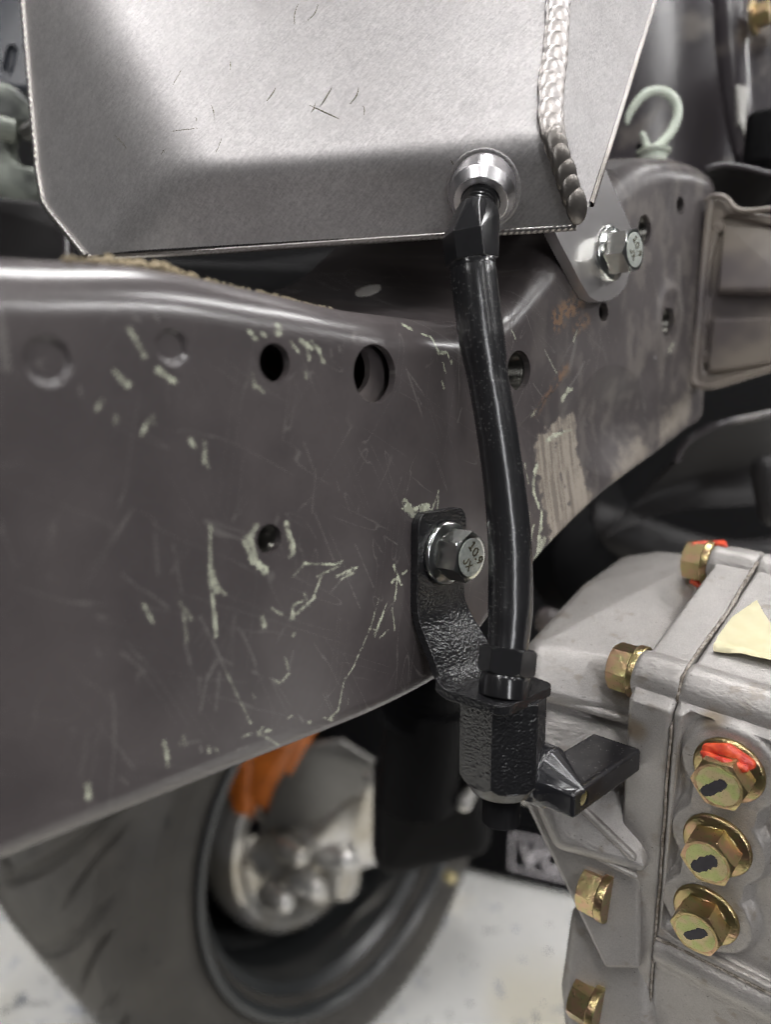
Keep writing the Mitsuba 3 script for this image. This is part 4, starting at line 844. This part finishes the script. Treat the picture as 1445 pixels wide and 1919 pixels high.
up3 = [(cmp_(x, y, -2.5), 1.2) for x, y in ((1362, 425), (1490, 440), (1490, 548), (1350, 548))] + [(cmp_(x, y, 3.0), 2.0) for x, y in ((1356, 540), (1490, 540))]
lo3 = [(cmp_(x, y, -2.6), 1.2) for x, y in ((1340, 604), (1490, 600), (1490, 680), (1330, 700))] + [(cmp_(x, y, .4), 1.8) for x, y in ((1344, 606), (1490, 602), (1490, 668), (1336, 690))]
v, f = vf(base.refine_to_length(3) + hull(up3) + hull(lo3))
add(cm + '__panel', smooth_mesh(base + hull(up3) + hull(lo3), 1.4, 8), 'dusty_paint', 45)
lp = spline([cmp_(*q, .8) for q in [(1332, 372), (1324, 440), (1314, 540), (1305, 640), (1299, 700), (1303, 719), (1318, 724), (1360, 717), (1420, 698), (1480, 684)]], 90)
add(cm + '__lip', tube(lp, 1.5, 14), 'dusty_paint', True)
lp = spline([cmp_(*q, 1.5) for q in [(1322, 378), (1345, 368), (1362, 374), (1376, 390), (1410, 396), (1480, 404)]], 60)
add(cm + '__top_lip', tube(lp, 1.1, 12), 'dusty_paint', True)
for x, y in ((1342, 425), (1325, 668)):
    c = cmp_(x, y, -.6); add(cm + '__spot_weld', lathe_solid([(3.2, -.5), (2.8, .4), (1.2, .7)], 24, c, CN), 'dusty_paint', 40)
# plate above the crossmember, and a black sheet standing for the pocket's shade
tw = thing('tower_plate', 'curved dark sheet metal plate above the crossmember', 'plate')
tpp = spline([W(1322, 318, 322), W(1360, 311, 318), W(1410, 318, 312), W(1480, 332, 306)], 40)
add(tw + '__edge', tube(tpp, 1.2, 12), 'purple_paint', True)
add(tw + '__sheet', skirt(tpp, np.array([10, 60, -6]), 4), 'dark_paint', 30)
add(tw + '__pocket_shade', hull([(W(1345, 330, 372), 2), (W(1470, 330, 362), 2), (W(1345, 420, 372), 2), (W(1470, 420, 362), 2)]), 'black_plain', 30)

# ------------------------------------------------------------------ painted drum shaped housing behind, top right
hsn = thing('painted_housing', 'glossy purple grey rounded housing behind the tank, upper right', 'housing')
hc = W(1330, 150, 470)
P = [(106, -130), (110, -60), (110, 0), (109, 60), (104, 90), (92, 112), (70, 124), (2, 130)]
v, f = lathe(P, 120, hc + np.array([0, 30, 14]), (0.05, .05, 1)); v = v + 0
add(hsn + '__shell', smooth_mesh(m3.Manifold.hull_points(v), 9, 3), 'purple_paint', True)
band = spline([W(1372, -40, 352), W(1376, 120, 352), W(1384, 200, 354), W(1402, 300, 356)], 30)
add(hsn + '__pressed_rib', tube(band, np.linspace(9, 6, 30), 18), 'purple_paint', True)
fl = hull([(W(1405, -40, 350), 5), (W(1470, -40, 345), 5), (W(1415, 300, 352), 4), (W(1470, 300, 348), 4)])
add(hsn + '__flange_plate', smooth_mesh(fl, 5, 4), 'purple_paint', 40)
bolt('small gold bolt on the purple grey housing in the upper right corner', None, W(1409, 36, 338), unit(np.array([.75, -.62, .05])), 9.0, 8.0, 7.0, 2.2, 10, 'gold_zinc', ring=True)
hk = thing('metal_strip', 'bent dark metal strip hanging on the housing at the right edge', 'strip')
add(hk + '__strip', hull([(W(1382, 165, 330), 1.2), (W(1398, 168, 330), 1.2), (W(1384, 235, 330), 1.2), (W(1392, 235, 330), 1.2)]) + hull([(W(1388, 225, 330), 1.0), (W(1394, 225, 330), 1.0), (W(1408, 284, 326), 1.2), (W(1414, 278, 326), 1.2)]), 'steel_grey', 30)
st = thing('rubber_stop', 'black rubber stop at the right edge above the tower plate', 'rubber stop')
add(st + '__block', lathe_solid([(8, 0), (8.6, 2), (8.2, 20), (7.4, 21)], 40, W(1432, 312, 322), (0, .0, 1)), 'black_plain', 30)

# nylon hook clip on top of the rail
cl = thing('hook_clip', 'translucent white nylon hook clip standing on the rail top', 'clip')
CD = 306
hpx = [(1217, 283), (1235, 272), (1255, 252), (1267, 228), (1270, 205), (1262, 185), (1245, 173), (1228, 171), (1208, 178), (1192, 195), (1180, 214), (1176, 234)]
hk_ = spline([W(x, y, CD) for x, y in hpx], 70)
add(cl + '__hook', tube(hk_, np.interp(np.linspace(0, 1, 70), [0, .15, .5, .85, .97, 1], [1.5, 1.75, 1.95, 1.6, 1.1, .5]), 18, True, up=FWD, squash=.75), 'nylon', True)
add(cl + '__tongue', tube(spline([W(1212, 286, CD - 2), W(1209, 265, CD - 3), W(1202, 250, CD - 3)], 14), np.linspace(1.7, 1.0, 14), 14), 'nylon', True)
add(cl + '__foot', lathe_solid([(5.0, -3.6), (5.2, 0), (6.6, .3), (6.8, 1.2), (5.6, 1.6)], 32, W(1225, 289, CD), (0, 0, 1)), 'nylon', 30)
add(cl + '__pin', lathe_solid([(1.6, 0), (1.6, 6)], 16, W(1199, 300, CD + 4), (0, 0, 1)), 'black_plain', 30)

# ------------------------------------------------------------------ dark suspension arm and underbody on the right
ar = thing('control_arm', 'dark pressed steel control arm curving below the crossmember', 'control arm')
ap = [W(1268, 866, 372), W(1280, 838, 370), W(1310, 812, 366), W(1370, 790, 362), W(1480, 762, 356)]
apath = spline(np.array(ap), 60)
add(ar + '__edge', tube(apath, 1.7, 12), 'purple_paint', True)
low = np.array([W(1130, 1010, 392), W(1180, 985, 392), W(1260, 960, 390), W(1360, 950, 385), W(1480, 935, 378)]); lpth = spline(low, 60)
gridv = np.array([apath * (1 - t) + lpth * t + np.array([0, 18, -6]) * math.sin(math.pi * t) * .8 for t in np.linspace(0, 1, 24)])
add(ar + '__web', (gridv.reshape(-1, 3), grid_faces(24, 60)), 'dark_paint', True)
add(ar + '__lower_tube', tube(spline([W(1100, 985, 420), W(1180, 1010, 416), W(1270, 1042, 412), W(1480, 1050, 400)], 30), 15, 24), 'dark_paint', True)
add(ar + '__lug', smooth_mesh(hull([(W(1436, 880, 350), 7), (W(1450, 960, 350), 7), (W(1470, 920, 350), 9)]), 3, 4), 'dark_paint', 50)
ds = thing('drive_shaft', 'black drive shaft and joint in the dark behind the hose', 'drive shaft')
add(ds + '__shaft', tube([W(1060, 880, 470), W(1120, 1000, 450), W(1190, 1120, 430)], 24, 32), 'black_plain', True)
add(ds + '__joint', lathe_solid([(30, 0), (33, 6), (33, 30), (24, 36)], 40, W(1075, 1060, 440), (.3, -.8, .2)), 'black_plain', 40)
add(ds + '__nut', lathe_solid([(7, 0), (7, 6), (4, 8)], 24, W(1026, 1163, 400), (.2, -1, .1)), 'dusty_paint', 40)
add(ds + '__cap', lathe_solid([(8, 0), (8, 6), (5, 8)], 24, W(1045, 1080, 420), (.1, -1, .2)), 'dark_paint', 40)

# ------------------------------------------------------------------ top left: casting and dark panel behind the tank
ec = thing('engine_casting', 'pale greenish engine casting behind the left edge of the tank', 'casting')
eb = hull([(W(-40, 180, 330), 8), (W(20, 190, 330), 6), (W(50, 215, 332), 5), (W(62, 300, 335), 5), (W(58, 360, 335), 6), (W(-30, 330, 330), 6), (W(20, 370, 335), 6)])
eb = eb - cyl(9, -20, 30, W(42, 262, 322), (0.1, -1, 0), 32)
ev_ = smooth_mesh(eb, 2.2, 4); ev_ = (ev_[0] + 5.0 * (meshkit.fbm(ev_[0] * .06, 3, 2) - .5)[:, None] * np.array([.2, -1, .2]), ev_[1])
add(ec + '__block', ev_, 'pale_casting', 50)
add(ec + '__hose_stub', lathe([(3.4, 0), (4.6, 0), (4.8, 10), (4.2, 24), (3.2, 24), (3.4, 0)], 28, W(25, 247, 312), (-.75, -.6, .05)), 'pale_casting', 30)
add(ec + '__bolt', lathe_solid([(3.5, 0), (3.5, 14)], 6, W(50, 250, 318), (.7, -.6, 0)), 'steel_grey', 20)
dp = thing('inner_panel', 'dark blue black body panel with an oval slot, top left corner', 'panel')
pa = hull([(W(-80, -60, 352), 3), (W(80, -60, 356), 3), (W(80, 120, 356), 3), (W(60, 168, 350), 3), (W(-80, 150, 344), 3)])
pa = pa - m3.Manifold.batch_hull([m3.Manifold.sphere(2.6, 20).translate(list(W(x, y, 347))) for x, y in ((23, 94), (15, 130))] + [m3.Manifold.sphere(2.6, 20).translate(list(W(x, y, 340))) for x, y in ((23, 94), (15, 130))])
add(dp + '__sheet', pa, 'blue_black', 25)
lf = thing('lower_bracket', 'dark bracket under the casting at the left edge of the tank', 'bracket')
add(lf + '__plate', smooth_mesh(hull([(W(-60, 385, 300), 4), (W(70, 395, 330), 4), (W(120, 440, 340), 4), (W(120, 520, 340), 4), (W(-60, 520, 300), 4)]), 3, 4), 'dark_paint', 40)
add(lf + '__tube', tube([W(128, 440, 300), W(132, 520, 298)], 2.6, 16), 'purple_paint', True)

# ------------------------------------------------------------------ near-black backdrop: the shade behind everything put into its colour
ub = thing('underbody', 'near black backdrop standing in for the shaded underbody behind the rail and the tank', 'vehicle underbody')
add(ub + '__dark_backdrop', hull([(W(-200, -150, 700), 4), (W(1650, -150, 700), 4), (W(1650, 1250, 700), 4), (W(-200, 1300, 640), 4), (W(700, 1500, 640), 4), (W(960, 1470, 700), 4)]), 'black_plain', 30)
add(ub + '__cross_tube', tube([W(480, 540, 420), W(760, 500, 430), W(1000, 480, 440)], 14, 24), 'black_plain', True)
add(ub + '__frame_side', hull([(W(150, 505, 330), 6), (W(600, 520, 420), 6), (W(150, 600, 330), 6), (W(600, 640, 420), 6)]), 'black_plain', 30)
